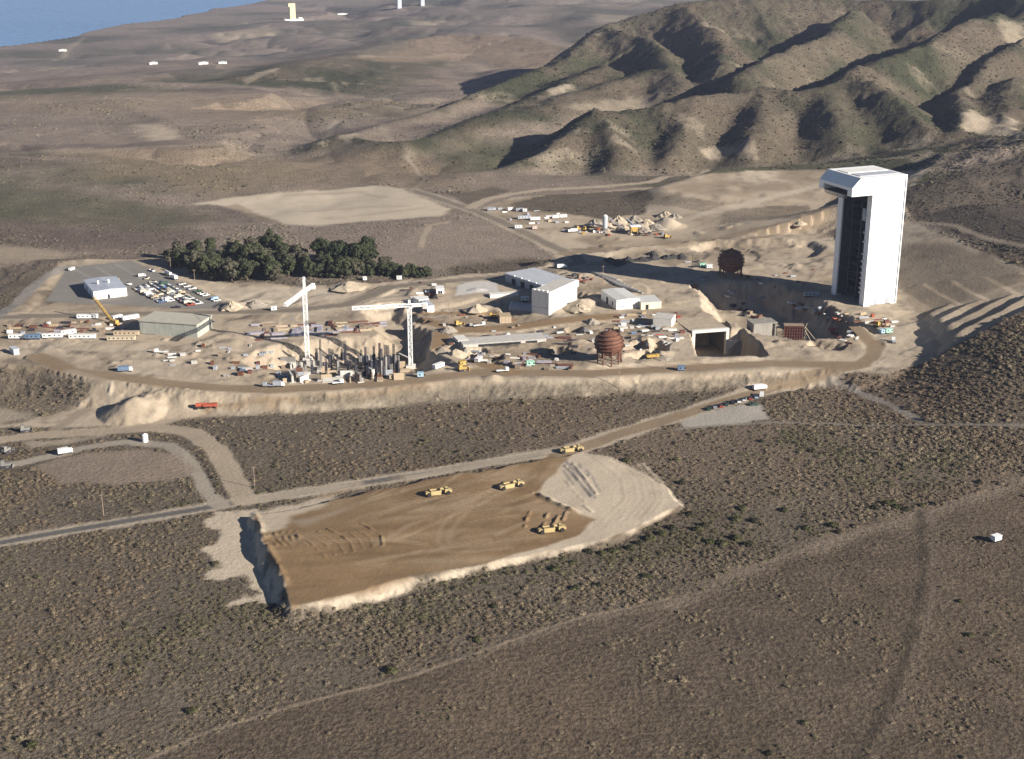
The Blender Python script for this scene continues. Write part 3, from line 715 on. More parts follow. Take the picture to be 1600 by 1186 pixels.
# tidy: faces under the sea are not built
idx = np.arange(NR * NC).reshape(NR, NC)
quads = np.stack([idx[:-1, :-1], idx[:-1, 1:], idx[1:, 1:], idx[1:, :-1]], -1).reshape(-1, 4)
freg = REG[:-1, :-1].reshape(-1)
zmax = np.maximum.reduce([P3[quads[:, k], 2] for k in range(4)])
keep = zmax > -115
LABEL_REG = {}
def build_ground():
    for r, name in enumerate(REGNAMES):
        q = quads[(freg == r) & keep]
        if len(q) < 4: continue
        vid, inv = np.unique(q, return_inverse=True)
        inv = inv.reshape(-1, 4).astype(np.int32)
        me = bpy.data.meshes.new(name)
        me.vertices.add(len(vid)); me.vertices.foreach_set("co", P3[vid].astype(np.float32).ravel())
        me.loops.add(inv.size); me.loops.foreach_set("vertex_index", inv.ravel())
        me.polygons.add(len(inv)); me.polygons.foreach_set("loop_start", np.arange(0, inv.size, 4, dtype=np.int32))
        me.polygons.foreach_set("use_smooth", np.ones(len(inv), dtype=bool))
        me.update(calc_edges=True)
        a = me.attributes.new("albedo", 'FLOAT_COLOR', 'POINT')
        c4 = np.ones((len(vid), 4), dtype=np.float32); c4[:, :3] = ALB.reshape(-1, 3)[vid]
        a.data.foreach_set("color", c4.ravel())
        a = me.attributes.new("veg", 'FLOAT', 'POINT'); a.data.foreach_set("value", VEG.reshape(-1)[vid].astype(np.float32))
        me.normals_split_custom_set_from_vertices(nrm[vid].astype(np.float32).tolist()) if len(vid) < 60000 else me.normals_split_custom_set_from_vertices(nrm[vid].astype(np.float32))
        me.materials.append(TERR)
        o = bpy.data.objects.new(name, me); COL.objects.link(o)
        tag(o, kind="structure")
build_ground()

# sea
SEA_Z = -100.0
def make_sea():
    m, N, L = new_mat("sea_water")
    out = N.new("ShaderNodeOutputMaterial"); b = N.new("ShaderNodeBsdfPrincipled")
    L.new(b.outputs[0], out.inputs[0])
    b.inputs["Base Color"].default_value = (.035, .085, .16, 1); b.inputs["Roughness"].default_value = .28
    geo = N.new("ShaderNodeNewGeometry")
    n = N.new("ShaderNodeTexNoise"); n.inputs["Scale"].default_value = .02; n.inputs["Detail"].default_value = 8
    L.new(geo.outputs["Position"], n.inputs["Vector"])
    bp = N.new("ShaderNodeBump"); bp.inputs["Distance"].default_value = 12.0; bp.inputs["Strength"].default_value = .6
    L.new(n.outputs[0], bp.inputs["Height"]); L.new(bp.outputs[0], b.inputs["Normal"])
    n2 = N.new("ShaderNodeTexNoise"); n2.inputs["Scale"].default_value = .0016; n2.inputs["Detail"].default_value = 3
    L.new(geo.outputs["Position"], n2.inputs["Vector"])
    mx = N.new("ShaderNodeMix"); mx.data_type = 'RGBA'
    mx.inputs[6].default_value = (.08, .17, .30, 1); mx.inputs[7].default_value = (.13, .24, .40, 1)
    L.new(n2.outputs[0], mx.inputs[0]); L.new(mx.outputs[2], b.inputs["Base Color"])
    me = bpy.data.meshes.new("sea")
    V = [(-33000, 1200, SEA_Z), (1500, 1200, SEA_Z), (8000, 27000, SEA_Z), (-33000, 27000, SEA_Z)]
    me.from_pydata(V, [], [(0, 1, 2, 3)]); me.materials.append(m)
    o = bpy.data.objects.new("sea", me); COL.objects.link(o); tag(o, kind="structure")
make_sea()

# haze: one even body of air
def make_haze():
    m, N, L = new_mat("haze_air")
    out = N.new("ShaderNodeOutputMaterial"); v = N.new("ShaderNodeVolumePrincipled")
    L.new(v.outputs[0], out.inputs["Volume"])
    v.inputs["Color"].default_value = (.64, .72, 1.0, 1); v.inputs["Density"].default_value = HAZE_D
    me = bpy.data.meshes.new("haze")
    x0, x1, y0, y1, z0, z1 = -34000, 34000, -400, 27500, -140, 300
    V = [(x, y, z) for z in (z0, z1) for y in (y0, y1) for x in (x0, x1)]
    me.from_pydata(V, [], [(0, 2, 3, 1), (4, 5, 7, 6), (0, 1, 5, 4), (2, 6, 7, 3), (0, 4, 6, 2), (1, 3, 7, 5)])
    me.materials.append(m)
    o = bpy.data.objects.new("haze", me); COL.objects.link(o); tag(o, kind="stuff", label="thin blue haze over the whole landscape", cat="haze")
HAZE_D = 2.6e-5
make_haze()
# ------------------------------------------------------------------ scrub: thousands of low bushes
def leaf_mat(name, a, b, c, attr=False):
    m, N, L = new_mat(name)
    out = N.new("ShaderNodeOutputMaterial"); bs = N.new("ShaderNodeBsdfPrincipled")
    L.new(bs.outputs[0], out.inputs[0])
    bs.inputs["Roughness"].default_value = .9; bs.inputs["Specular IOR Level"].default_value = .1
    tc = N.new("ShaderNodeTexCoord"); n = N.new("ShaderNodeTexNoise")
    n.inputs["Scale"].default_value = 2.2 if attr else .9; n.inputs["Detail"].default_value = 4
    L.new(tc.outputs["Object"], n.inputs["Vector"])
    cr = N.new("ShaderNodeValToRGB"); cr.color_ramp.elements[0].position = .3; cr.color_ramp.elements[1].position = .72
    cr.color_ramp.elements[0].color = (*a, 1); cr.color_ramp.elements[1].color = (*c, 1)
    e = cr.color_ramp.elements.new(.5); e.color = (*b, 1)
    L.new(n.outputs[0], cr.inputs[0])
    last = cr.outputs[0]
    if attr:
        at = N.new("ShaderNodeAttribute"); at.attribute_type = 'INSTANCER'; at.attribute_name = "tint"
        mx = N.new("ShaderNodeMix"); mx.data_type = 'RGBA'; mx.blend_type = 'MULTIPLY'; mx.inputs[0].default_value = 1
        L.new(last, mx.inputs[6]); L.new(at.outputs["Color"], mx.inputs[7]); last = mx.outputs[2]
    L.new(last, bs.inputs["Base Color"])
    return m
SCRUBMAT = leaf_mat("scrub_leaf", (.62, .62, .6), (1, 1, 1), (1.35, 1.32, 1.28), True)

def bush_mesh(name, seed, lobes=3, sub=1, twigs=40):
    r = random.Random(seed)
    bm = bmesh.new()
    for k in range(lobes):
        a = r.uniform(0, 6.28); q = r.uniform(0.1, .55) if k else 0
        g = bmesh.ops.create_icosphere(bm, subdivisions=sub, radius=r.uniform(.45, .75) if k else .8)
        for v in g["verts"]:
            f = 1 + r.uniform(-.28, .28)
            v.co = Vector((v.co.x * f + math.cos(a) * q, v.co.y * f + math.sin(a) * q, max(v.co.z * f * .75, -.2) + r.uniform(0.1, .3)))
    for k in range(twigs):
        a = r.uniform(0, 6.28); e = r.uniform(.1, 1.5); R = r.uniform(.75, 1.08)
        c = Vector((math.cos(a) * math.cos(e) * R, math.sin(a) * math.cos(e) * R, math.sin(e) * R * .8 + .15))
        s = r.uniform(.12, .3)
        d1 = Vector((r.uniform(-1, 1), r.uniform(-1, 1), r.uniform(-.6, 1))).normalized() * s
        d2 = Vector((r.uniform(-1, 1), r.uniform(-1, 1), r.uniform(-1, .6))).normalized() * s
        bm.faces.new([bm.verts.new(c + d1), bm.verts.new(c + d2), bm.verts.new(c - d1 * .7)])
    me = bpy.data.meshes.new(name); bm.to_mesh(me); bm.free()
    return me

def scatter(name, label, pts, scl, tint, variants, seed):
    """one object: bushes instanced on points with their own size, turn and colour"""
    src = bpy.data.collections.new(name + "_shapes")
    for me in variants:
        o = bpy.data.objects.new(me.name, me); src.objects.link(o)
    n = len(pts)
    me = bpy.data.meshes.new(name)
    me.vertices.add(n); me.vertices.foreach_set("co", pts.astype(np.float32).ravel())
    a = me.attributes.new("scl", 'FLOAT_VECTOR', 'POINT'); a.data.foreach_set("vector", scl.astype(np.float32).ravel())
    c4 = np.ones((n, 4), dtype=np.float32); c4[:, :3] = tint
    a = me.attributes.new("tint", 'FLOAT_COLOR', 'POINT'); a.data.foreach_set("color", c4.ravel())
    rot = np.zeros((n, 3), dtype=np.float32); rot[:, 2] = np.random.default_rng(seed).uniform(0, 6.28, n)
    a = me.attributes.new("rot", 'FLOAT_VECTOR', 'POINT'); a.data.foreach_set("vector", rot.ravel())
    a = me.attributes.new("pick", 'INT', 'POINT'); a.data.foreach_set("value", np.random.default_rng(seed + 1).integers(0, len(variants), n).astype(np.int32))
    o = bpy.data.objects.new(name, me); COL.objects.link(o)
    ng = bpy.data.node_groups.new(name + "_nodes", 'GeometryNodeTree')
    ng.interface.new_socket("Geometry", in_out='INPUT', socket_type='NodeSocketGeometry')
    ng.interface.new_socket("Geometry", in_out='OUTPUT', socket_type='NodeSocketGeometry')
    N, L = ng.nodes, ng.links
    gi = N.new("NodeGroupInput"); go = N.new("NodeGroupOutput")
    ip = N.new("GeometryNodeInstanceOnPoints"); ci = N.new("GeometryNodeCollectionInfo")
    ci.inputs["Collection"].default_value = src; ci.inputs["Separate Children"].default_value = True
    ci.inputs["Reset Children"].default_value = True
    def attr(nm, t):
        x = N.new("GeometryNodeInputNamedAttribute"); x.data_type = t; x.inputs["Name"].default_value = nm; return x.outputs[0]
    L.new(gi.outputs[0], ip.inputs["Points"]); L.new(ci.outputs[0], ip.inputs["Instance"])
    ip.inputs["Pick Instance"].default_value = True
    L.new(attr("pick", 'INT'), ip.inputs["Instance Index"])
    L.new(attr("rot", 'FLOAT_VECTOR'), ip.inputs["Rotation"]); L.new(attr("scl", 'FLOAT_VECTOR'), ip.inputs["Scale"])
    L.new(ip.outputs[0], go.inputs[0])
    md = o.modifiers.new("scatter", 'NODES'); md.node_group = ng
    tag(o, label, "scrub", kind="stuff")
    return o

BUSH = [bush_mesh("bush_shape", 900 + k, 3, 1, 44) for k in range(5)]
BUSHF = [bush_mesh("far_bush_shape", 950 + k, 2, 1, 10) for k in range(4)]
for me in BUSH + BUSHF: me.materials.append(SCRUBMAT)

def jitter_points(y0, y1, sp, seed):
    rg = np.random.default_rng(seed)
    P = []
    y = y0
    while y < y1:
        w = y * .52 + 20
        x = np.arange(-w, w, sp)
        P.append(np.stack([x + rg.uniform(-.5, .5, len(x)) * sp, np.full(len(x), y) + rg.uniform(-.5, .5, len(x)) * sp], -1))
        y += sp
    return np.concatenate(P)

def scrub_points(y0, y1, sp, seed, rmin, rmax, far=False):
    q = jitter_points(y0, y1, sp, seed)
    x, y = q[:, 0], q[:, 1]
    rg = np.random.default_rng(seed + 5)
    veg = sample_grid(VEG, x, y); gr = sample_grid(GR, x, y)
    z = sample_grid(Z, x, y)
    clump = fbm(x, y, 26, 4, seed); c2 = fbm(x, y, 11, 3, seed + 3); big = fbm(x, y, 120, 3, seed + 9)
    p = np.clip(.84 + clump * 1.1 + big * .4, .1, 1.0) * (1 - .55 * smooth(650, 720, y) * (x < 150))
    patch = np.clip((clump * .7 + c2 * .6 - .20) * 6, 0, 1)
    p = p * (1 - gr) + gr * (patch * .75 + .03)
    if far: p = np.clip(.45 + clump * .9, .03, .95) * np.clip(.12 + sample_grid(RISE, x, y) * 2.5 + (y < 1300) * .6 + (big - .1) * 1.2, 0.02, 1)
    keepm = (rg.uniform(0, 1, len(x)) < p) & (veg > .72) & (z > -55)
    x, y, z, clump, c2, gr, big = x[keepm], y[keepm], z[keepm], clump[keepm], c2[keepm], gr[keepm], big[keepm]
    n = len(x)
    s = rmin + (rmax - rmin) * rg.uniform(0, 1, n) ** 1.6
    s = s * np.where(rg.uniform(0, 1, n) < .05, 1.5, 1.0)
    s *= np.where(gr > .5, .72, 1.0) * (1 + .25 * big)
    scl = np.stack([s, s * rg.uniform(.8, 1.2, n), s * rg.uniform(.4, .75, n)], -1)
    return np.stack([x, y, z - .1], -1), scl, clump, c2, big, rg

pt, sc, cl, c2, bg, rg = scrub_points(370, 905, 2.3, 500, .75, 2.0)
n = len(pt)
base = np.array([.152, .123, .083])[None] * np.ones((n, 1))
br = np.clip(fbm(pt[:, 0], pt[:, 1], 80, 3, 511) * 1.6 + .1, 0, 1)[:, None]
base = base * (1 - br) + np.array([.142, .106, .072]) * br
gn = (np.clip(fbm(pt[:, 0], pt[:, 1], 45, 3, 513) * 1.5 + rg.uniform(-.5, .35, n), 0, 1) * .8)[:, None]
base = base * (1 - gn) + np.array([.078, .076, .038]) * gn
gb = np.where(sdf(pt[:, 0], pt[:, 1], HP([(640, 912), (880, 868), (1000, 830), (1070, 798), (1180, 800), (1180, 850), (1000, 880), (760, 930)])) > 0, .55, 0.0)[:, None]
base = base * (1 - gb) + np.array([.07, .07, .033]) * gb
base *= (rg.uniform(.8, 1.2, n) * (1 + .22 * bg))[:, None]
scatter("coastal_scrub", "grey and brown low scrub covering the foreground flats", pt, sc, base, BUSH, 1)

pt, sc, cl, c2, bg, rg = scrub_points(905, 1450, 3.6, 600, 1.1, 2.4, True)
n = len(pt); alb = np.stack([sample_grid(ALB[..., k], pt[:, 0], pt[:, 1]) for k in range(3)], -1)
scatter("mid_distance_scrub", "dark scrub on the slopes around the building site", pt, sc, alb * rg.uniform(.55, 1.1, n)[:, None] * np.array([.95, 1.0, .95]), BUSHF, 2)
pt, sc, cl, c2, bg, rg = scrub_points(1450, 2620, 6.5, 700, 1.2, 3.0, True)
n = len(pt); alb = np.stack([sample_grid(ALB[..., k], pt[:, 0], pt[:, 1]) for k in range(3)], -1)
scatter("hill_scrub", "speckled green brush on the hillsides", pt, sc, alb * rg.uniform(.5, 1.05, n)[:, None] * np.array([.92, 1.02, .9]), BUSHF, 3)
# ------------------------------------------------------------------ mesh builder
class MB:
    def __init__(s): s.v = []; s.f = []
    def add(s, V, Fs):
        o = len(s.v); s.v += [tuple(p) for p in V]; s.f += [tuple(i + o for i in q) for q in Fs]; return s
    def box(s, x0, x1, y0, y1, z0, z1):
        V = [(x0, y0, z0), (x1, y0, z0), (x1, y1, z0), (x0, y1, z0), (x0, y0, z1), (x1, y0, z1), (x1, y1, z1), (x0, y1, z1)]
        return s.add(V, [(0, 3, 2, 1), (4, 5, 6, 7), (0, 1, 5, 4), (1, 2, 6, 5), (2, 3, 7, 6), (3, 0, 4, 7)])
    def bar(s, p, q, w, h=None):
        p, q = Vector(p), Vector(q); d = (q - p).normalized(); h = h or w
        up = Vector((0, 0, 1)) if abs(d.z) < .95 else Vector((1, 0, 0))
        a = d.cross(up).normalized() * w / 2; b = a.cross(d).normalized() * h / 2
        V = [p - a - b, p + a - b, p + a + b, p - a + b, q - a - b, q + a - b, q + a + b, q - a + b]
        return s.add(V, [(0, 1, 2, 3), (7, 6, 5, 4), (0, 4, 5, 1), (1, 5, 6, 2), (2, 6, 7, 3), (3, 7, 4, 0)])
    def tube(s, p, q, r0, r1=None, n=10, cap=True):
        r1 = r0 if r1 is None else r1
        p, q = Vector(p), Vector(q); d = (q - p).normalized()
        up = Vector((0, 0, 1)) if abs(d.z) < .95 else Vector((1, 0, 0))
        a = d.cross(up).normalized(); b = a.cross(d)
        V = []
        for c, r in ((p, r0), (q, r1)):
            V += [c + (a * math.cos(t * 2 * math.pi / n) + b * math.sin(t * 2 * math.pi / n)) * r for t in range(n)]
        Fs = [(i, (i + 1) % n, n + (i + 1) % n, n + i) for i in range(n)]
        if cap: Fs += [tuple(range(n - 1, -1, -1)), tuple(range(n, 2 * n))]
        return s.add(V, Fs)
    def prism(s, prof, y0, y1):
        """profile in x,z pushed along y"""
        n = len(prof)
        V = [(x, y0, z) for x, z in prof] + [(x, y1, z) for x, z in prof]
        return s.add(V, [(i, (i + 1) % n, n + (i + 1) % n, n + i) for i in range(n)] + [tuple(range(n - 1, -1, -1)), tuple(range(n, 2 * n))])
    def mesh(s, name, mat):
        me = bpy.data.meshes.new(name); me.from_pydata(s.v, [], s.f)
        bm = bmesh.new(); bm.from_mesh(me); bmesh.ops.recalc_face_normals(bm, faces=bm.faces); bm.to_mesh(me); bm.free()
        me.materials.append(mat); return me
    def build(s, name, mat, parent=None):
        o = bpy.data.objects.new(name, s.mesh(name, mat)); COL.objects.link(o)
        if parent: o.parent = parent
        return o

def thing(name, label, cat, loc, rotz=0, group=None):
    o = bpy.data.objects.new(name, None); COL.objects.link(o); o.empty_display_size = 1
    o.location = loc; o.rotation_euler = (0, 0, rotz)
    return tag(o, label, cat, group)
def copy_tree(o, parent=None):
    c = o.copy(); COL.objects.link(c)
    if parent is not None: c.parent = parent
    for ch in o.children: copy_tree(ch, c)
    return c
def ground_pt(px, py, sink=0.0):
    x, y = hit(px, py); return (x, y, gz(x, y) - sink)

M = mat_plain
WHITE = M("white_paint", (.80, .80, .78), .55, .04, .15, stains=.10)
WHITE2 = M("off_white_paint", (.72, .71, .67), .6, .06, .3, stains=.12)
GREYM = M("grey_metal", (.33, .35, .38), .5, .08, .3, stains=.2)
ROOFG = M("grey_roof_sheet", (.42, .44, .47), .55, .08, .2, stains=.1)
CONC = M("concrete", (.46, .44, .40), .85, .1, .35, stains=.3)
CONCW = M("new_concrete", (.62, .59, .53), .85, .06, .35, stains=.15)
CONCD = M("dark_concrete", (.21, .20, .185), .9, .12, .35, stains=.3)
GREENG = M("grey_green_sheet", (.36, .37, .32), .7, .08, .25, stains=.35)
DARKST = M("dark_steel", (.035, .035, .045), .6, .2, .8)
STEEL = M("steel", (.22, .22, .23), .5, .15, .8)
RUST = M("rust_steel", (.15, .068, .042), .8, .25, .5, stains=.5)
REDST = M("red_lead_steel", (.14, .058, .044), .7, .2, .6)
YELL = M("machine_yellow", (.44, .29, .08), .6, .12, .9, stains=.3)
YELLP = M("pale_yellow_paint", (.40, .31, .15), .6, .08, .9)
ORNG = M("orange_red_paint", (.36, .085, .045), .6, .1, .8)
TYRE = M("tyre_rubber", (.022, .021, .02), .9, .2, 2)
GLASS = M("dark_glass", (.03, .035, .04), .15, .1, 1)
WOOD = M("new_timber", (.40, .31, .20), .85, .18, .9)
WOODO = M("weathered_timber", (.25, .19, .14), .9, .2, .9)
TAN = M("tan_form_board", (.44, .35, .24), .8, .1, .6)
LILAC = M("galvanised_sheet", (.34, .32, .36), .55, .15, .7)
BLUEP = M("blue_paint", (.13, .19, .28), .6, .1, .8)
MINT = M("mint_paint", (.36, .62, .47), .6, .05, .8)
BLACKP = M("black_heap", (.05, .047, .045), .95, .3, .6)
GRAVEL = M("grey_gravel", (.27, .235, .19), .95, .2, .5)
SANDM = M("heaped_sand", (.40, .33, .24), .95, .15, .4)
DOOR = M("dark_doorway", (.02, .02, .022), .8, .1, 1)
BARK = M("bark", (.13, .10, .075), .9, .25, 1.2)

# ------------------------------------------------------------------ the tall white service tower
e1 = Vector((math.cos(math.radians(22)), math.sin(math.radians(22))))
tx0, ty0 = pix(1349, 479, SITE_Z)
TW = thing("service_tower", "tall white gantry tower with open dark side and overhanging top", "tower", (tx0, ty0, SITE_Z - .2), math.radians(22))
H_, LX, LY = 96.0, 29.0, 41.0
def wall(prof, y0, y1, name, mat=WHITE): return MB().prism(prof, y0, y1).build(name, mat, TW)
# side walls carry the profile of the overhang
side = [(0, .6), (LX, .6), (LX, H_), (-11.2, H_), (-18.0, 89.2), (-18.0, 83.0), (0, 83.0)]
wall(side, 0, 5.6, "side_wall"); wall(side, LY - 5.6, LY, "side_wall")
MB().box(LX - 5, LX - .01, 5.6, LY - 5.6, .6, H_ - .01).build("back_wall", WHITE, TW)
MB().box(-11.2, LX - 5, 5.6, LY - 5.6, H_ - 2.0, H_ - .02).build("roof_deck", WHITE2, TW)
MB().prism([(-18, 89.2), (-11.2, H_ - .02), (-11.2, H_ - 2.2), (-17.2, 88.2), (-18, 88.2)], 5.6, LY - 5.6).build("sloping_visor", WHITE, TW)
MB().box(-18, -17.2, 5.6, LY - 5.6, 87.0, 88.2).build("visor_lip", WHITE, TW)
for k, (a, b_) in enumerate(((6, 17), (20, 33))):
    MB().box(-8, LX - 3, a, b_, H_, H_ + .35).build("roof_panel", ROOFG if k == 0 else WHITE2, TW)
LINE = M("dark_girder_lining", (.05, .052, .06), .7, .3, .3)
for z in list(np.arange(7, 82, 6.2)):                       # work platforms inside the open bay
    p = MB().box(7.5, LX - 5, 5.6, LY - 5.6, z, z + .5)
    for yy in (5.9, LY - 5.9): p.bar((7.5, yy, z + 1.4), (LX - 5, yy, z + 1.4), .15)
    p.bar((7.6, 5.6, z + 1.4), (7.6, LY - 5.6, z + 1.4), .15)
    pl = p.build("work_platform", LINE, TW)
for x_, y_ in ((7.5, 9), (7.5, 20.5), (7.5, 32)):
    MB().box(x_ - .5, x_ + .5, y_ - .5, y_ + .5, .6, 83).build("column", LINE, TW)
for k, z in enumerate((10, 13.5, 17, 21, 25, 29.5, 33.5, 39, 48, 55, 66)):   # pale ends of the work platforms along the near jamb
    MB().tube((-.1, 4.9, z), (-1.6, 4.9, z), .75, .55, 8).build("platform_end", WHITE2, TW)
MB().box(1.2, LX - 5, 5.605, 5.9, .6, 83).build("bay_lining", LINE, TW); MB().box(1.2, LX - 5, LY - 5.9, LY - 5.605, .6, 83).build("bay_lining", LINE, TW); MB().box(LX - 5.3, LX - 5.005, 5.9, LY - 5.9, .6, 83).build("bay_lining", LINE, TW)  # dark sheets added to deepen the bay's shade, standing for the girders
MB().box(-.9, 0, 5.7, 9.0, 63, 72).build("access_panel", GREYM, TW)
hg = MB()
for k in range(9):
    y_ = 8 + k * 3.1
    hg.bar((-16.5, y_, 82.4), (-16.5, y_ + 1.6, 80.2), .35); hg.bar((-16.5, y_ + 1.6, 80.2), (-16.5, y_ + 3.1, 82.4), .35)
hg.bar((-16.5, 6, 82.4), (-16.5, LY - 6, 82.4), .5); hg.bar((-16.5, 9, 80.2), (-16.5, LY - 8, 80.2), .4)
hg.build("hoist_truss", STEEL, TW)
MB().box(-15, 4, 2.0, LY - 2.0, 82.0, 82.6).build("soffit_beam_grid", DARKST, TW)
for (x_, y_) in ((2, 2.5), (LX - 3, 2.5), (2, LY - 3), (LX - 3, LY - 3)):
    b = MB().box(x_ - 2.6, x_ + 2.6, y_ - 3.2, y_ + 1.8, -.5, .6)
    for k in range(3): b.tube((x_ - 2 + k * 2, y_ - 3.3, .1), (x_ - 2 + k * 2, y_ - 2.6, .1), .8, n=10)
    b.build("wheel_truck", WHITE2, TW)
for x_, z in ((6, 30), (21, 30), (6, 55), (21, 62), (12, 74), (16, 44)): MB().box(x_, x_ + 1.8, -.12, .02, z, z + 1.4).build("louvre_vent", GREYM, TW)
MB().box(9, 12, -.15, .02, .7, 4.2).build("door", GREYM, TW); MB().box(19, 22.5, -.15, .02, .7, 5).build("door", GREYM, TW)
for z in (20.5, 41, 61.5, 82.5): MB().box(.02, LX - .02, -.06, .01, z, z + .22).build("panel_joint", WHITE2, TW)
MB().bar((LX - 1.2, -.35, 1), (LX - 1.2, -.35, 95), .35).build("caged_ladder", ROOFG, TW)
# ------------------------------------------------------------------ ball tanks under construction
def ball_tank(px, py, R, legh, label):
    x, y, z = ground_pt(px, py)
    t = thing("ball_tank", label, "tank", (x, y, z), 0, None)
    c = legh + R * .86
    bm = bmesh.new(); bmesh.ops.create_uvsphere(bm, u_segments=28, v_segments=18, radius=R)
    me = bpy.data.meshes.new("shell"); bm.to_mesh(me); bm.free(); me.materials.append(RUST)
    for p_ in me.polygons: p_.use_smooth = True
    o = bpy.data.objects.new("shell", me); COL.objects.link(o); o.parent = t; o.location = (0, 0, c)
    for k in range(6):
        zz = c - R * .62 + k * R * .27
        rr = math.sqrt(max(R * R - (zz - c) ** 2, .1)) + .15
        w = 1.1; n = 28; b = MB(); V = []
        for (r_, h_) in ((rr, zz), (rr + w, zz), (rr + w, zz + .2), (rr, zz + .2)):
            V += [(r_ * math.cos(i * 2 * math.pi / n), r_ * math.sin(i * 2 * math.pi / n), h_) for i in range(n)]
        b.add(V, [(j * n + i, j * n + (i + 1) % n, ((j + 1) % 4) * n + (i + 1) % n, ((j + 1) % 4) * n + i) for j in range(4) for i in range(n)])
        for i in range(0, n, 2):
            a = i * 2 * math.pi / n
            b.bar(((rr + w) * math.cos(a), (rr + w) * math.sin(a), zz), ((rr + w) * math.cos(a), (rr + w) * math.sin(a), zz + 1.2), .12)
        b.build("scaffold_ring", RUST, t)
    for k in range(9):
        a = k * 2 * math.pi / 9
        MB().tube((R * .93 * math.cos(a), R * .93 * math.sin(a), -.6), (R * .93 * math.cos(a), R * .93 * math.sin(a), c - R * .2), .42, n=8).build("leg", RUST, t)
        a2 = (k + 1) * 2 * math.pi / 9; q = R * .93
        MB().bar((q * math.cos(a), q * math.sin(a), .4), (q * math.cos(a2), q * math.sin(a2), c - R * .75), .16).bar((q * math.cos(a2), q * math.sin(a2), .4), (q * math.cos(a), q * math.sin(a), c - R * .75), .16).build("brace", RUST, t)
    MB().bar((R * 1.02, -.6, 0), (R * .6, -.6, c + R * .7), .5).bar((R * 1.02, .6, 0), (R * .6, .6, c + R * .7), .5).build("ladder", REDST, t)
    MB().tube((0, 0, c + R), (0, 0, c + R + .8), 1.0, n=10).build("top_hatch", RUST, t)
ball_tank(951, 566, 8.4, 5.5, "rusty ball tank on legs with scaffold rings, beside the front dirt road")
ball_tank(1141, 432, 9.6, 4.5, "rusty ball tank on legs nearer the tall white tower")

# ------------------------------------------------------------------ tower cranes
def lattice(mb, p, q, w, n, ch=.42, dg=.2, up=Vector((0, 0, 1))):
    p, q = Vector(p), Vector(q); d = (q - p).normalized()
    u = up if abs(d.dot(up)) < .9 else Vector((1, 0, 0))
    a = d.cross(u).normalized() * w / 2; b = a.cross(d).normalized() * w / 2
    cs = [-a - b, a - b, a + b, -a + b]
    for c in cs: mb.bar(p + c, q + c, ch)
    for k in range(n):
        s0, s1 = p.lerp(q, k / n), p.lerp(q, (k + 1) / n)
        for j in range(4):
            c0, c1 = cs[j], cs[(j + 1) % 4]
            if k % 2: c0, c1 = c1, c0
            mb.bar(s0 + c0, s1 + c1, dg)
            mb.bar(s1 + cs[j], s1 + cs[(j + 1) % 4], dg)
    return mb
def tower_crane(base_px, head_px, tip_px, tail_px, apex, label):
    x, y, z = ground_pt(*base_px)
    zj = zat(head_px[1], y)
    t = thing("tower_crane", label, "crane", (x, y, z))
    hj = zj - z
    def at(px):
        X, Y = pix(px[0], px[1], zj); return Vector((X - x, Y - y, hj))
    tip, tail = at(tip_px), at(tail_px)
    MB().box(-3, 3, -3, 3, -1.5, 1.6).build("footing", CONCW, t)
    mast = lattice(MB(), (0, 0, 1.5), (0, 0, hj - 1.5), 2.3, max(8, int(hj / 2.4)), .42, .22).build("mast", WHITE, t)
    MB().tube((0, 0, hj - 1.6), (0, 0, hj - .4), 1.7, n=12).build("slewing_ring", WHITE2, t)
    d = (tip - Vector((0, 0, hj))).normalized()
    lattice(MB(), Vector((0, 0, hj + .6)) + d * 1.0, tip + Vector((0, 0, .6)), 1.8, 18, .38, .2).build("jib", WHITE, t)
    e = (tail - Vector((0, 0, hj))).normalized()
    lattice(MB(), Vector((0, 0, hj + .4)) - d * 1.0, Vector((0, 0, hj + .4)) - d * (tail - Vector((0, 0, hj))).length, 1.6, 6, .45, .25).build("counter_jib", WHITE, t)
    te = Vector((0, 0, hj - .8)) - d * ((tail - Vector((0, 0, hj))).length - 1.5)
    MB().box(te.x - 1.6, te.x + 1.6, te.y - 1.6, te.y + 1.6, te.z - 1.4, te.z + .9).build("counterweight", CONCW, t)
    lattice(MB(), (0, 0, hj + .5), (0, 0, hj + apex), 1.1, 5, .4, .2).build("tower_head", WHITE, t)
    MB().bar((0, 0, hj + apex), tip.lerp(Vector((0, 0, hj)), .35) + Vector((0, 0, 1)), .14).build("jib_tie", STEEL, t)
    MB().bar((0, 0, hj + apex), te + Vector((0, 0, 1)), .14).build("counter_jib_tie", STEEL, t)
    n_ = d.cross(Vector((0, 0, 1)))
    cb = n_ * 1.9
    MB().box(cb.x - .9, cb.x + .9, cb.y - .9, cb.y + .9, hj - 2.4, hj - .3).build("operator_cab", WHITE2, t)
    h0 = tip.lerp(Vector((0, 0, hj)), .3)
    MB().bar(h0, h0 - Vector((0, 0, 11)), .12).box(h0.x - .5, h0.x + .5, h0.y - .5, h0.y + .5, hj - 12, hj - 11).build("hook_block", STEEL, t)
tower_crane((481, 562), (482, 456), (446, 478), (497, 446), 10, "white tower crane with short diagonal jib, left of the two cranes")
tower_crane((642, 574), (646, 478), (550, 483), (668, 477), 4, "white tower crane with long level jib over the deep pit")

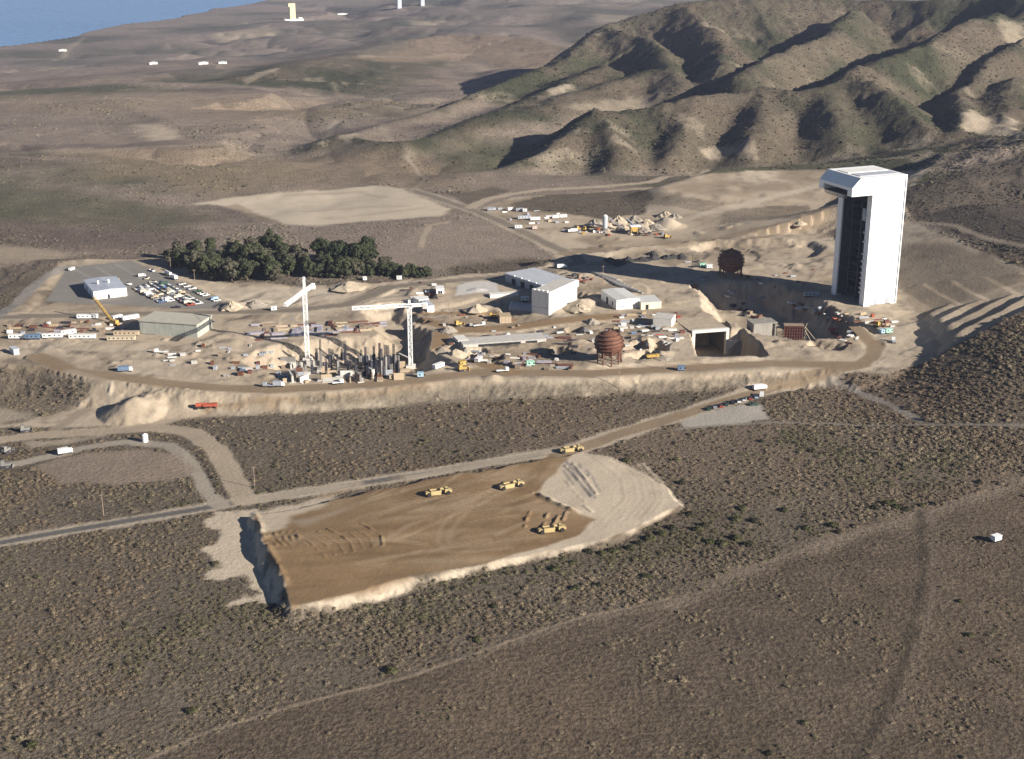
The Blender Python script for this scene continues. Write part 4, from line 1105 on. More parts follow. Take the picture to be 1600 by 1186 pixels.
# ------------------------------------------------------------------ buildings
def building(name, label, near, right, left, hpx=None, h=6.0, wallm=WHITE2, roofm=ROOFG, kind='flat', doors=(), over=.3, cat="building", base=None):
    """near / right / left: base corners in photo pixels"""
    z = base if base is not None else gz(*hit(*near))
    A = Vector(pix(*near, z)); B = Vector(pix(*right, z)); C_ = Vector(pix(*left, z))
    ex = (B - A); l1 = ex.length; lv = C_ - A; l2 = lv.length * .95
    a1 = math.atan2(ex.y, ex.x); a2 = math.atan2(lv.y, lv.x) - math.pi / 2
    a1 = (a1 + a2) / 2; ex = Vector((math.cos(a1), math.sin(a1)))
    t = thing(name, label, cat, (A.x, A.y, z), math.atan2(ex.y, ex.x))
    wl = .35
    MB().box(0, l1, 0, wl, -2, h).build("wall", wallm, t); MB().box(0, l1, l2 - wl, l2, -2, h).build("wall", wallm, t)
    MB().box(0.002, wl, wl, l2 - wl, -2, h).build("wall", wallm, t); MB().box(l1 - wl, l1 - .002, wl, l2 - wl, -2, h).build("wall", wallm, t)
    if kind == 'flat':
        MB().box(-over, l1 + over, -over, l2 + over, h + .01, h + .45).build("roof", roofm, t)
    elif kind == 'gable_y':
        rf_ = h + l1 * .035
        MB().prism([(-over, h + .01), (l1 + over, h + .01), (l1 + over, h + .25), (l1 / 2, rf_ + .25), (-over, h + .25)], -over, l2 + over).build("roof", roofm, t)
    elif kind == 'gable_x':
        rf_ = h + l2 * .05
        o = MB().prism([(-over, h + .01), (l2 + over, h + .01), (l2 + over, h + .25), (l2 / 2, rf_ + .25), (-over, h + .25)], -over, l1 + over)
        o.v = [(yy, xx, zz) for xx, yy, zz in o.v]; o.build("roof", roofm, t)
    for (face, u, w_, z0, z1, nm, mt) in doors:
        if face == 'f': MB().box(l1 * u - w_ / 2, l1 * u + w_ / 2, -.12, .02, z0, z1).build(nm, mt, t)
        elif face == 'l': MB().box(-.12, .02, l2 * u - w_ / 2, l2 * u + w_ / 2, z0, z1).build(nm, mt, t)
        elif face == 'r': MB().box(l1 - .02, l1 + .12, l2 * u - w_ / 2, l2 * u + w_ / 2, z0, z1).build(nm, mt, t)
    t["l1"] = l1; t["l2"] = l2
    return t, l1, l2
def ribs(t, l1, l2, h, step=2.4, mat=None, faces='fl'):
    """standing seams of the wall sheets"""
    mat = mat or WHITE2
    k = 0
    for f, L_ in (('f', l1), ('l', l2)):
        if f not in faces: continue
        for u in np.arange(step, L_ - .5, step):
            if f == 'f': MB().box(u - .08, u + .08, -.07, .02, -1, h - .1).build("wall_seam", mat, t)
            else: MB().box(-.07, .02, u - .08, u + .08, -1, h - .1).build("wall_seam", mat, t)
b, l1, l2 = building("warehouse", "low white metal building with blue-grey roof in the car park", (147, 468.5), (200, 465.5), (111, 452), h=6.2, wallm=WHITE, roofm=M("blue_grey_roof", (.36, .39, .44), .5, .08, .2, stains=.1), kind='gable_y', doors=[('f', .45, 1.6, 0, 3, 'door', DOOR), ('f', .85, 1.2, 0, 2.2, 'door', GREYM), ('l', .3, 4, 0, 4, 'door', GREYM), ('l', .7, 4, 0, 4, 'door', GREYM)])
for u in (.3, .62): MB().box(l1 * u - .6, l1 * u + .6, l2 * .5 - .6, l2 * .5 + .6, 6.8, 9.6).build("roof_vent", WHITE2, b)
b, l1, l2 = building("warehouse", "large grey-green corrugated warehouse above the sandy slope", (309, 528), (337, 513.5), (210, 524.5), h=9.2, wallm=GREENG, roofm=M("dusty_roof", (.40, .38, .31), .8, .08, .2, stains=.15), kind='flat', over=.6, doors=[('l', .95, 18, 0, .5, 'loading_kerb', CONCD)])
ribs(b, l1, l2, 9.2, 4.6, GREENG, 'l')
b, l1, l2 = building("tall_block", "tall pale concrete block building with sunlit white side", (857.5, 493), (892, 471), (831.5, 487.5), h=16.5, wallm=WHITE2, roofm=CONC, kind='flat', over=0, doors=[])
MB().box(-.25, l1 + .25, -.25, 0, 16.2, 17.4).build("parapet", WHITE, b); MB().box(-.25, 0, 0, l2, 16.2, 17.4).build("parapet", WHITE2, b)
for k in range(4): MB().box(-1.2, .6, l2 * (k + .5) / 4 - 1, l2 * (k + .5) / 4 + 1, 17.0, 18.4).build("roof_bracket", WHITE, b)
MB().box(l1, l1 + 5, l2 * .1, l2 * .5, 11, 16).build("side_hood", WHITE, b)
MB().box(-.1, .02, 0, l2, 4.9, 5.1).build("wall_joint", CONCD, b)
b, l1, l2 = building("assembly_hall", "low hall with broad grey roof behind the tall pale block", (845, 459), (880, 447), (808, 436), h=6.5, wallm=GREYM, roofm=ROOFG, kind='flat', over=.5, doors=[('l', .25, 5, 0, 4.5, 'door', DOOR), ('l', .5, 5, 0, 4.5, 'door', DOOR), ('l', .75, 5, 0, 4.5, 'door', DOOR)])
for k in range(4): MB().box(-.5, .4, l2 * (k + .6) / 5, l2 * (k + .6) / 5 + 1.6, 6.0, 7.6).build("roof_vent", WHITE, b)
b, l1, l2 = building("site_office", "white flat roofed hall between the tall block and the tower shadow", (963, 484), (1000, 482), (931, 467.5), h=7.0, wallm=WHITE2, roofm=M("pale_roof", (.55, .54, .51), .6, .06, .2, stains=.15), kind='gable_y', doors=[('l', .25, 2, 1, 4.2, 'window', DOOR), ('l', .6, 3.5, 0, 5, 'door', DOOR), ('f', .3, 2, 1.5, 3, 'window', GREYM)])
building("lean_to_shed", "cream lean-to shed joined to the white hall", (1001.5, 484), (1033, 482), (990, 473), h=5.0, wallm=M("cream_paint", (.66, .60, .45), .6, .06, .4, stains=.1), roofm=M("pale_roof", (.55, .54, .51)), kind='flat', doors=[('f', .3, 2.2, 0, 3.6, 'door', DOOR)])
building("concrete_vault", "pale concrete vault beside the pit edge above the portal", (1049, 511), (1061, 503), (1018, 510), h=5.2, wallm=CONCW, roofm=CONC, over=0)
building("gable_shed", "white gabled shed behind the crane jib", (668, 488), (678.5, 487), (656, 478), h=4.6, wallm=WHITE, roofm=ROOFG, kind='gable_y', doors=[('f', .5, 1.4, 0, 2.2, 'door', GREYM)])
building("flat_shed", "small white flat shed just behind the gabled shed", (655, 477), (668, 474), (650, 471), h=3.6, wallm=WHITE, roofm=WHITE2, doors=[('f', .4, 1.2, 0, 2.2, 'door', GREYM)])
building("open_shed", "little white shed with two dark openings near the slab", (682, 459), (694, 459), (678, 454), h=3.4, wallm=WHITE, roofm=WHITE2, doors=[('f', .35, 1.4, 0, 2.2, 'door', DOOR), ('f', .65, 1.4, 0, 2.2, 'door', DOOR)])
building("low_wall_block", "long low white concrete wall left of the tall block", (766, 466.5), (809, 462), (764, 463), h=2.4, wallm=CONCW, roofm=CONCW, over=0, cat="wall")
building("form_block", "tan timber formed block at the bend of the brown track", (781, 505.5), (799, 505), (778, 499), h=4.6, wallm=TAN, roofm=WOOD, over=.1, doors=[('f', .2, .2, 0, 4.5, 'stud', WOOD), ('f', .5, .2, 0, 4.5, 'stud', WOOD), ('f', .8, .2, 0, 4.5, 'stud', WOOD)])
b, l1, l2 = building("covered_trench", "long grey concrete trench roof with dark side openings", (724, 545), (858, 546.5), (708, 536), h=2.6, wallm=CONC, roofm=CONC, over=.4, cat="trench", doors=[('f', u, 8, .3, 2.2, 'opening', DOOR) for u in (.25, .38, .5, .62, .82)])
building("white_headwall", "short white concrete headwall at the left end of the covered trench", (716, 541), (733, 540), (704, 533), h=3.4, wallm=CONCW, roofm=CONCW, over=0, cat="wall")
building("canvas_hut", "grey green cabin beside the left site road", (22, 555), (30, 553), (18, 550), h=3.5, wallm=ROOFG, roofm=ROOFG, cat="hut")
# half-round hut
x, y, z = ground_pt(818, 484)
t = thing("arched_hut", "dark half-round metal hut in the shade of the tall block", "hut", (x, y, z), math.radians(70))
n = 10; prof = [(5 * math.cos(math.pi * k / n), 5 * math.sin(math.pi * k / n)) for k in range(n + 1)]
MB().prism(prof, -9, 9).build("barrel_roof", GREYM, t); 
rim = [(5.25 * math.cos(math.pi * k / n), 5.25 * math.sin(math.pi * k / n)) for k in range(n + 1)] + [(4.6 * math.cos(math.pi * k / n), 4.6 * math.sin(math.pi * k / n)) for k in range(n, -1, -1)]
MB().prism(rim, 9.0, 9.5).build("end_rim", WHITE2, t); MB().prism([(p * .8, q * .8) for p, q in prof], 9.01, 9.2).build("end_doorway", DOOR, t)

# ------------------------------------------------------------------ flame duct portal
pz, hp = PORTAL_Z, PORTAL_H
A = Vector(pa); Bp = Vector(pb)
ex = (Bp - A); wd = ex.length
t = thing("duct_portal", "white concrete rectangular tunnel mouth facing the haul road", "tunnel", (A.x, A.y, pz), math.atan2(ex.y, ex.x))
MB().box(-.6, 1.5, 0, 3, -3, hp).build("jamb", CONCW, t); MB().box(wd - 1.5, wd + .6, 0, 3, -3, hp).build("jamb", CONCW, t)
MB().box(1.5, wd - 1.5, 0, 3, hp - 2.0, hp).build("lintel", CONCW, t)
tm = M("tunnel_lining", (.10, .085, .06), .9, .2, .3, stains=.4)
MB().box(1.5, wd - 1.5, 34, 35, -3, hp - 2.7).box(.9, 1.5, 3, 35, -3, hp - 2.7).box(wd - 1.5, wd - .9, 3, 35, -3, hp - 2.7).box(1.5, wd - 1.5, 3, 35, -3.4, -2.8).build("tunnel_lining", tm, t)
MB().box(-1.2, wd + 1.2, 3, 35.5, hp - 2.6, hp - 1.0).build("earth_cover", M("earth_cover", tuple(DIRT), .95, .2, .3), t)
MB().add([(-.6, 0, 4), (-.6, 0, 9.5), (-7, -.5, 9.5), (-.6, 2, 4), (-.6, 2, 9.5), (-7, 1.5, 9.5)], [(0, 1, 2), (3, 5, 4), (0, 3, 4, 1), (1, 4, 5, 2), (2, 5, 3, 0)]).build("wing_wall", CONCW, t)
MB().add([(wd + .6, 0, 3), (wd + .6, 0, 9.5), (wd + 8, -.5, 9.5), (wd + .6, 2, 3), (wd + .6, 2, 9.5), (wd + 8, 1.5, 9.5)], [(0, 2, 1), (3, 4, 5), (0, 1, 4, 3), (1, 2, 5, 4), (2, 0, 3, 5)]).build("wing_wall", CONCW, t)
MB().add([(wd + .8, -.6, -2), (wd + 7, .5, 9.0), (wd + 24, -6, 9.0), (wd + 16, -9, -2), (wd + .8, -.4, -4), (wd + 16, -9, -4)], [(0, 3, 2, 1), (4, 5, 3, 0)]).build("paved_bank", CONCD, t)  # bank turned from the sun: its shade is put in as darker concrete
MB().box(-16, -.7, 3.2, 3.9, -1, 17.5).build("retaining_wall", CONCD, t)  # shadowed wall, the shade given by darker concrete
# launch mount block and red steel frame in the pit
x, y = pix(1207, 541, -6)
t = thing("mount_block", "grey concrete block standing in the pit left of the red frame", "concrete block", (x, y, -9.2), math.radians(14))
CONM = M("mount_concrete", (.27, .25, .22), .9, .15, .3, stains=.4)  # concrete darkened, with the shade over the block put into its colour
MB().box(-15, -1, 0, 12, 0, 20).build("pier", CONM, t); MB().box(1, 2.4, 0, 10, 0, 19).build("pier", CONCD, t); MB().box(-1, 1, 2, 10, 15, 18).build("link_beam", CONC, t)
MB().box(-19, -15, 3, 11, 0, 14).build("pier", CONCD, t); MB().box(-15.4, 2.8, -.4, 12.2, 20.003, 20.6).build("cap_slab", CONM, t)
for k in range(5): MB().bar((3 + k * .8, -1, 2 + k * 3), (7 + k * .5, -1, 4.5 + k * 3), .4).build("scaffold_bar", WOOD, t)
x, y = pix(1224, 549, -9)
t = thing("steel_frame", "dark red steel frame panel rising from the pit floor", "steel frame", (x, y, -9.2), math.radians(-4))
for k in range(8): MB().box(k * 1.75 - .3, k * 1.75 + .3, 0, .9, 0, 19).build("column", REDST, t)
for k in range(9): MB().box(-.4, 12.8, .2, .8, 1 + k * 2.1, 1.5 + k * 2.1).build("beam", REDST, t)
MB().box(-.4, 12.8, .9, 1.1, 0, 18.6).build("back_sheet", M("dark_red_sheet", (.07, .018, .015), .8, .2, .6), t)
MB().box(-.6, 13.2, -.2, 5, 18.9, 19.5).build("top_deck", WOODO, t)
for k in range(6): MB().bar((13.6, 0, k * 3.4), (15.6, 3, k * 3.4 + 3.2), .3).build("stair_flight", WOOD, t)
MB().bar((14, 0, 16), (22, 2, 2), .35).build("prop", WOOD, t); MB().bar((14, 2, 18), (24, 4, 6), .35).build("prop", WOOD, t)
# ------------------------------------------------------------------ vehicles
def prism_x(prof, y0, y1):                    # side profile in x,z
    return MB().prism(prof, y0, y1)
def wheel_set(xs, y, r, w):
    return [MB().tube((x, s * (y - w / 2), r), (x, s * (y + w / 2), r), r, n=10) for x in xs for s in (-1, 1)]
CAR_SHAPES = {}
def car_parts(kind):
    if kind in CAR_SHAPES: return CAR_SHAPES[kind]
    if kind == 'sedan':
        body = [(-2.4, .35), (2.4, .35), (2.45, .75), (1.2, .92), (-1.7, .95), (-2.45, .85)]; cab = [(-1.7, .95), (1.1, .93), (.45, 1.42), (-1.1, 1.42)]; w = .9; wb = (-1.45, 1.45)
    elif kind == 'pickup':
        body = [(-2.7, .5), (2.7, .5), (2.7, 1.0), (1.2, 1.15), (-.4, 1.15), (-.45, .78), (-2.55, .78), (-2.55, 1.15), (-2.7, 1.15)]; cab = [(-.4, 1.15), (1.2, 1.15), (.7, 1.8), (-.3, 1.8)]; w = .98; wb = (-1.7, 1.6)
    elif kind == 'van':
        body = [(-2.5, .45), (2.5, .45), (2.5, 1.15), (1.9, 2.0), (-2.4, 2.05), (-2.5, 1.2)]; cab = [(.9, 1.3), (2.25, 1.25), (1.9, 1.85), (.9, 1.9)]; w = 1.0; wb = (-1.5, 1.5)
    B = MB().prism(body, -w, w); Cc = MB().prism(cab, -w * .86, w * .86) if kind != 'van' else MB().prism(cab, -w - .02, w + .02)
    W = wheel_set(wb, w * .88, .36, .22)
    CAR_SHAPES[kind] = (B, Cc, [q.mesh("wheel", TYRE) for q in W], Cc.mesh("cabin", GLASS), {})
    return CAR_SHAPES[kind]
PAINTS = {'white': (.74, .74, .72), 'cream': (.66, .60, .46), 'tan': (.42, .32, .21), 'red': (.36, .06, .04), 'dark green': (.04, .09, .06), 'blue': (.08, .16, .33), 'pale blue': (.33, .45, .58), 'black': (.025, .025, .03), 'grey': (.26, .27, .29), 'yellow': (.55, .38, .08)}
CARSCALE = 1.18
def car(kind, colour, x, y, rot, label, group=None, z=None):
    B, Cc, W, cm, cache = car_parts(kind)
    if colour not in cache: cache[colour] = B.mesh("body", M("car_paint_" + colour.replace(' ', '_'), PAINTS[colour], .35, .03, 1))
    o = thing({'sedan': 'parked_car', 'pickup': 'pickup_truck', 'van': 'parked_van'}[kind], label, {'sedan': 'car', 'pickup': 'pickup', 'van': 'van'}[kind], (x, y, (gz(x, y) if z is None else z) + .02), rot, group)
    for nm, me in [("body", cache[colour]), ("cabin", cm)] + [("wheel", w) for w in W]:
        c = bpy.data.objects.new(nm, me); COL.objects.link(c); c.parent = o
    o.scale = (CARSCALE,) * 3
    return o
rc = random.Random(3)
def car_row(p0, p1, step, where, gname, skip=.12, off=0.0, mixw=('white',) * 6 + ('cream',) * 3 + ('tan', 'red', 'dark green', 'blue', 'pale blue', 'black', 'grey', 'grey')):
    a = Vector(hit(*p0)); b = Vector(hit(*p1)); d = (b - a); L_ = d.length; d.normalize(); nrm_ = Vector((-d.y, d.x))
    k = 0.0
    while k < L_:
        if rc.random() > skip:
            p = a + d * k + nrm_ * off
            col_ = rc.choice(mixw); kd = rc.choice(('sedan', 'sedan', 'sedan', 'pickup', 'van'))
            car(kd, col_, p.x, p.y, math.atan2(nrm_.y, nrm_.x) + rc.uniform(-.06, .06) + (math.pi if rc.random() < .3 else 0), f"{col_} {kd} parked {where}", f"{col_} {kd}s {gname}")
        k += step * rc.uniform(.95, 1.15)
car_row((246, 443), (306, 477), 3.3, "in the long middle double row of the asphalt lot", "in the middle double row", off=-3)
car_row((246, 443), (306, 477), 3.3, "in the long middle double row of the asphalt lot", "in the middle double row", off=3.2)
car_row((218, 449), (262, 473), 3.3, "in the double row nearest the white metal building", "in the row by the metal building", off=-3)
car_row((218, 449), (262, 473), 3.3, "in the double row nearest the white metal building", "in the row by the metal building", off=3.2)
car_row((281, 443), (342, 472), 4.4, "in the single row along the far right kerb of the lot", "in the right kerb row", skip=.2)
for i, (px, py, kd, cl_, lb) in enumerate([(222, 432, 'van', 'white', "white van alone in the empty back half of the lot"), (230, 436, 'sedan', 'cream', "cream car just in front of the lone white van in the lot"), (201, 445, 'pickup', 'white', "white pickup beside the corner of the metal building roof"), (239, 441.5, 'sedan', 'cream', "cream car at the head of the middle row"), (112, 422.5, 'van', 'white', "white van at the far left corner of the lot"), (238, 424, 'pickup', 'white', "white pickup at the lot edge below the trees"), (276, 481, 'sedan', 'black', "black car leaving the lot by the front kerb"), (181, 438.5, 'pickup', 'tan', "brown pickup behind the metal building"), (240, 519, 'pickup', 'white', "x"), ]):
    if lb == "x": continue
    x, y = hit(px, py); car(kd, cl_, x, y, .4 + i, lb)
# cars beside the haul road
pal = ['dark green', 'grey', 'red', 'dark green', 'black', 'white', 'white', 'red', 'pale blue', 'white']
a, b_ = Vector(hit(1108, 640)), Vector(hit(1190, 619)); d_ = (b_ - a).normalized()
names = ["first", "second", "third", "fourth", "fifth", "sixth", "seventh", "eighth", "ninth", "tenth"]
for k in range(10):
    p = a.lerp(b_, k / 9); car('van' if k == 9 else ('pickup' if k in (1, 4) else 'sedan'), pal[k], p.x, p.y, math.atan2(d_.y, d_.x) + .75 + .1 * (k % 3), f"{pal[k]} {'van' if k == 9 else ('pickup' if k in (1, 4) else 'car')}, {names[k]} from the left in the row beside the haul road", "cars beside the haul road")
x, y = hit(1178, 633.5); car('sedan', 'dark green', x, y, .2, "dark green car parked alone behind the roadside row on pale gravel")

def truck(px, py, rot, label, cabm, boxm, L_=8.5, kind='box'):
    x, y, z = ground_pt(px, py)
    t = thing("truck", label, "truck", (x, y, z + .02), rot)
    MB().box(L_ / 2 - 2.0, L_ / 2, -1.2, 1.2, .8, 2.9).build("cab", cabm, t)
    MB().box(L_ / 2 - .8, L_ / 2 + .04, -1.1, 1.1, 1.9, 2.7).build("windscreen", GLASS, t)
    if kind == 'box': MB().box(-L_ / 2, L_ / 2 - 2.2, -1.25, 1.25, 1.0, 3.6).build("cargo_box", boxm, t)
    elif kind == 'tank': MB().tube((-L_ / 2, 0, 2.2), (L_ / 2 - 2.3, 0, 2.2), 1.3, n=14).build("tank", boxm, t)
    elif kind == 'dump': MB().prism([(-L_ / 2 - .4, 1.6), (-L_ / 2 + .3, 1.1), (L_ / 2 - 2.3, 1.1), (L_ / 2 - 2.2, 2.8), (-L_ / 2 - .4, 2.5)], -1.25, 1.25).build("tipper_body", boxm, t)
    else: MB().box(-L_ / 2, L_ / 2 - 2.2, -1.25, 1.25, 1.0, 1.3).build("flat_bed", boxm, t)
    MB().box(-L_ / 2, L_ / 2 - .4, -.5, .5, .55, .98).build("chassis", DARKST, t)
    for q in wheel_set((-L_ / 2 + 1, -L_ / 2 + 2.2, L_ / 2 - 1), 1.05, .52, .35): q.build("wheel", TYRE, t)
    return t
truck(1187, 609, .35, "white box truck driving along the haul road above the parked cars", WHITE, WHITE, 9)
truck(263, 430, 2.2, "white tank truck at the lot edge under the trees", WHITE, WHITE2, 10, 'tank')
truck(272, 436, 2.2, "white box truck just in front of the tank truck", WHITE, WHITE, 9)
truck(748, 510, .5, "white flatbed truck on the brown track above the trench", WHITE, WHITE2, 9, 'flat')
truck(1020, 560, .2, "yellow tipper truck between the ball tank and the portal", YELL, YELL, 8, 'dump')
truck(196, 580.5, .15, "white and blue truck on the left dirt road", WHITE, BLUEP, 9)
truck(305, 691, .1, "x", WHITE, WHITE) if False else None
truck(250, 552, 3.0, "white pickup-sized truck below the grey-green warehouse", WHITE, WHITE2, 7, 'flat')
truck(785, 581, .25, "white flat truck on the front road above the bank", WHITE, WHITE, 8, 'flat')
truck(895, 363, 3.3, "white truck at the road fork below the batch plant", WHITE, WHITE2, 9)
truck(878, 419.5, .15, "white truck on the road behind the grey roofed hall", WHITE, WHITE, 8)
truck(102, 709, .5, "white truck on the curved dirt road at left", WHITE, WHITE2, 8)
truck(528, 600, .3, "white truck at the front of the left pit", WHITE, WHITE, 7, 'flat')
truck(436, 604, 0, "white crew truck parked left of the pit front", WHITE, GREYM, 7)
truck(420, 604.5, 3.1, "grey crew truck parked left of the pit front", GREYM, GREYM, 7, 'flat')
truck(318, 638, .15, "orange red water truck on the lower dirt road", ORNG, ORNG, 9, 'tank')
truck(329, 637, .1, "orange red tipper truck right behind the water truck", ORNG, ORNG, 8, 'dump')
truck(1396, 535, 1.4, "white truck by the haul road junction below the cut", WHITE, GREYM, 7, 'flat')

def scraper(px, py, rot, label, mat=YELLP):
    x, y, z = ground_pt(px, py)
    t = thing("motor_scraper", label, "scraper", (x, y, z + .02), rot)
    MB().prism([(3.2, 1.1), (6.8, 1.1), (6.9, 2.3), (5.2, 2.6), (3.2, 2.4)], -1.4, 1.4).build("tractor_hood", mat, t)
    cb = MB().box(3.3, 4.8, -.9, .9, 2.5, 3.9).build("cab", mat, t); MB().box(3.25, 4.85, -.92, .92, 3.0, 3.6).build("cab_window", GLASS, cb)
    MB().prism([(-4.2, .7), (.9, .5), (1.4, 2.7), (-4.2, 2.9)], -1.6, -1.35).prism([(-4.2, .7), (.9, .5), (1.4, 2.7), (-4.2, 2.9)], 1.35, 1.6).box(-4.3, -4.1, -1.6, 1.6, .7, 2.9).prism([(-4.2, .7), (.9, .5), (.9, .7), (-4.2, .9)], -1.35, 1.35).build("bowl", mat, t)
    MB().box(-4.0, .9, -1.3, 1.3, 1.0, 2.2).build("soil_load", M("scraper_load", tuple(FILL)), t)
    MB().bar((3.4, 0, 2.6), (1.2, 0, 3.5), .6, .8).bar((1.2, 0, 3.5), (.9, 1.6, 1.8), .4).bar((1.2, 0, 3.5), (.9, -1.6, 1.8), .4).build("gooseneck", mat, t)
    MB().prism([(-6.8, 1.1), (-4.4, 1.1), (-4.4, 2.5), (-6.6, 2.3)], -1.1, 1.1).build("rear_engine", mat, t)
    for q in wheel_set((-5.2, 4.9), 1.45, 1.05, .8): q.build("wheel", TYRE, t)
scraper(685, 773, .33, "yellow scraper crossing the middle of the brown fill pad")
scraper(799, 762, .5, "yellow scraper just left of the pale sand edge")
scraper(893, 706, .33, "yellow scraper where the haul road meets the fill pad")
scraper(862, 831, .3, "yellow scraper working the lower right of the fill pad")

def dozer(px, py, rot, label, mat=YELL, s=1.0):
    x, y, z = ground_pt(px, py)
    t = thing("bulldozer", label, "bulldozer", (x, y, z), rot); t.scale = (s,) * 3
    MB().box(-2.2, 2.0, -1.0, 1.0, .9, 2.0).build("hull", mat, t)
    MB().box(-2.0, -.4, -.9, .9, 2.0, 3.3).build("cab", mat, t); MB().box(-2.05, -.35, -.7, .7, 2.3, 3.1).build("cab_window", GLASS, t)
    for q in (-1, 1): MB().prism([(-2.4, .5), (-2.0, 0), (1.9, 0), (2.3, .5), (1.9, 1.0), (-2.0, 1.0)], q * 1.25 - .3, q * 1.25 + .3).build("track", DARKST, t)
    MB().prism([(2.8, .1), (3.1, .1), (2.95, .8), (3.1, 1.5), (2.85, 1.5), (2.7, .8)], -1.9, 1.9).build("blade", mat, t)
    MB().bar((2.8, -1.2, .6), (0, -1.6, .6), .25).bar((2.8, 1.2, .6), (0, 1.6, .6), .25).build("push_arm", mat, t)
for px, py, r, lb in [(723, 579, .4, "yellow bulldozer right of the deep pit rim"), (905, 360, .3, "orange yellow bulldozer parked left of the silo"), (914, 360, 1.2, "second orange yellow bulldozer nearer the silo"), (770, 497, .2, "yellow bulldozer beside the arched hut ramp"), (716, 509, .7, "yellow loader digging at the left end of the brown track"), (1371, 510, 1.0, "yellow bulldozer below the white tower"), (1042, 372, .5, "yellow bulldozer on the track below the batch plant"), (10, 730, .2, "dark bulldozer at the left edge below the curved road"), (40, 674, .4, "dark bulldozer on the left berm"), (10, 707, 1.2, "dark bulldozer near the left edge on the curved road")]:
    dozer(px, py, r, lb, YELL if 'dark' not in lb else CONCD, 1.25)

def trailer(px, py, rot, label, mat=WHITE, L_=11, W_=3.2, H2=3.1, group=None):
    x, y, z = ground_pt(px, py)
    t = thing("site_trailer", label, "trailer", (x, y, z), rot, group)
    MB().box(-L_ / 2, L_ / 2, -W_ / 2, W_ / 2, .6, H2).build("body", mat, t)
    MB().box(-L_ / 2 - .15, L_ / 2 + .15, -W_ / 2 - .15, W_ / 2 + .15, H2 + .01, H2 + .2).build("roof", WHITE2 if mat is WHITE else mat, t)
    for k in range(max(2, int(L_ / 3))): MB().box(-L_ / 2 + 1 + k * 3, -L_ / 2 + 2 + k * 3, -W_ / 2 - .05, -W_ / 2 + .02, 1.5, 2.4).build("window", GLASS, t)
    MB().box(-L_ / 2 + .5, L_ / 2 - .5, -W_ / 2 + .2, W_ / 2 - .2, -.4, .6).build("skirt", DARKST, t)
    return t
for px, py, r, mt, L_, lb in [(137, 497.5, .05, WHITE, 17, "long white trailer standing beside the road behind the yard"), (183, 499, .9, WHITE, 9, "tall white trailer behind the yellow mobile crane"), (204, 499, .6, WHITE, 14, "white trailer end-on at the warehouse corner"), (28, 529, 0, WHITE, 14, "white trailer at the left end of the front trailer row"), (52, 529, 0, BLUEP, 12, "blue and white trailer second in the front row"), (72, 528, 0, WHITE, 5, "short white trailer third in the front row"), (87, 527.5, .05, WHITE, 11, "white trailer fourth in the front row"), (107, 522, .55, WHITE, 12, "white trailer turned diagonally in the yard"), (129, 529, 0, WHITE2, 21, "long cream trailer at the right end of the front row"), (190, 532, .02, M("tan_paint", (.5, .42, .3), .7, .08, .5), 22, "tan trailer in front of the warehouse"), (198, 524, .02, TAN, 20, "brown panelled trailer behind the tan one"), (685, 575, .9, WHITE, 10, "white trailer by the right rim of the pit"), (748, 565, 1.2, WHITE2, 9, "pale rounded trailer at the brown ramp"), (829, 571, .1, MINT, 6, "mint green cabin by the front road"), (722, 571, .6, YELL, 5, "yellow cabin by the pit rim"), (657, 589, .1, M("pale_blue_cabin", (.35, .5, .6), .6, .05, .5), 4.5, "pale blue cabin at the pit's right corner"), (617, 592, .1, TAN, 8, "tan cabin on the pit floor edge"), (1388, 520, .3, MINT, 6, "mint green cabin at the foot of the terraced cut"), (1379, 521, .4, M("pale_blue_cabin", (.35, .5, .6)), 5, "pale blue cabin beside the mint one at the cut"), (1268, 463, .1, GREYM, 14, "grey trailer inside the tower's shadow"), (819, 342, .2, ROOFG, 15, "grey roofed trailer in the upper yard"), (836, 344, .2, WHITE, 11, "white trailer joined to the grey one in the upper yard"), (868, 341, .3, WHITE, 8, "white trailer right of centre in the upper yard"), (880, 340, .3, WHITE2, 8, "cream trailer right end of the upper yard"), (768, 329, .2, GREYM, 10, "grey trailer at the top left of the upper yard"), (797, 329, .3, WHITE, 6, "white trailer in the back row of the upper yard"), (812, 330, .2, GREYM, 9, "grey trailer in the back row of the upper yard"), (820, 331, .1, WHITE2, 5, "cream box trailer in the back row of the upper yard"), (810, 357, .1, WHITE, 8, "white trailer beside the road below the upper yard"), (835, 358, .4, M("pink_paint", (.5, .38, .33), .7, .06, .5), 6, "pinkish trailer below the upper yard"), (1098, 417, .1, MINT, 6, "mint green cabin left of the far ball tank"), (1108, 419, .2, WHITE2, 6, "cream cabin left of the far ball tank"), (428, 485, .3, WHITE, 5, "white trailer beside the road under the left crane jib"), (570, 438, .2, WHITE, 3.5, "small white hut below the tree line"), (624, 437, .1, WHITE, 5, "white hut by the road below the last trees"), (1064, 578.5, 0, BLUEP, 5, "blue cabin on the bank below the front road"), (820, 470, .05, WHITE2, 7, "cream trailer behind the arched hut")]:
    trailer(px, py, r, lb, mt, L_ * .85, 3.0, 2.9)
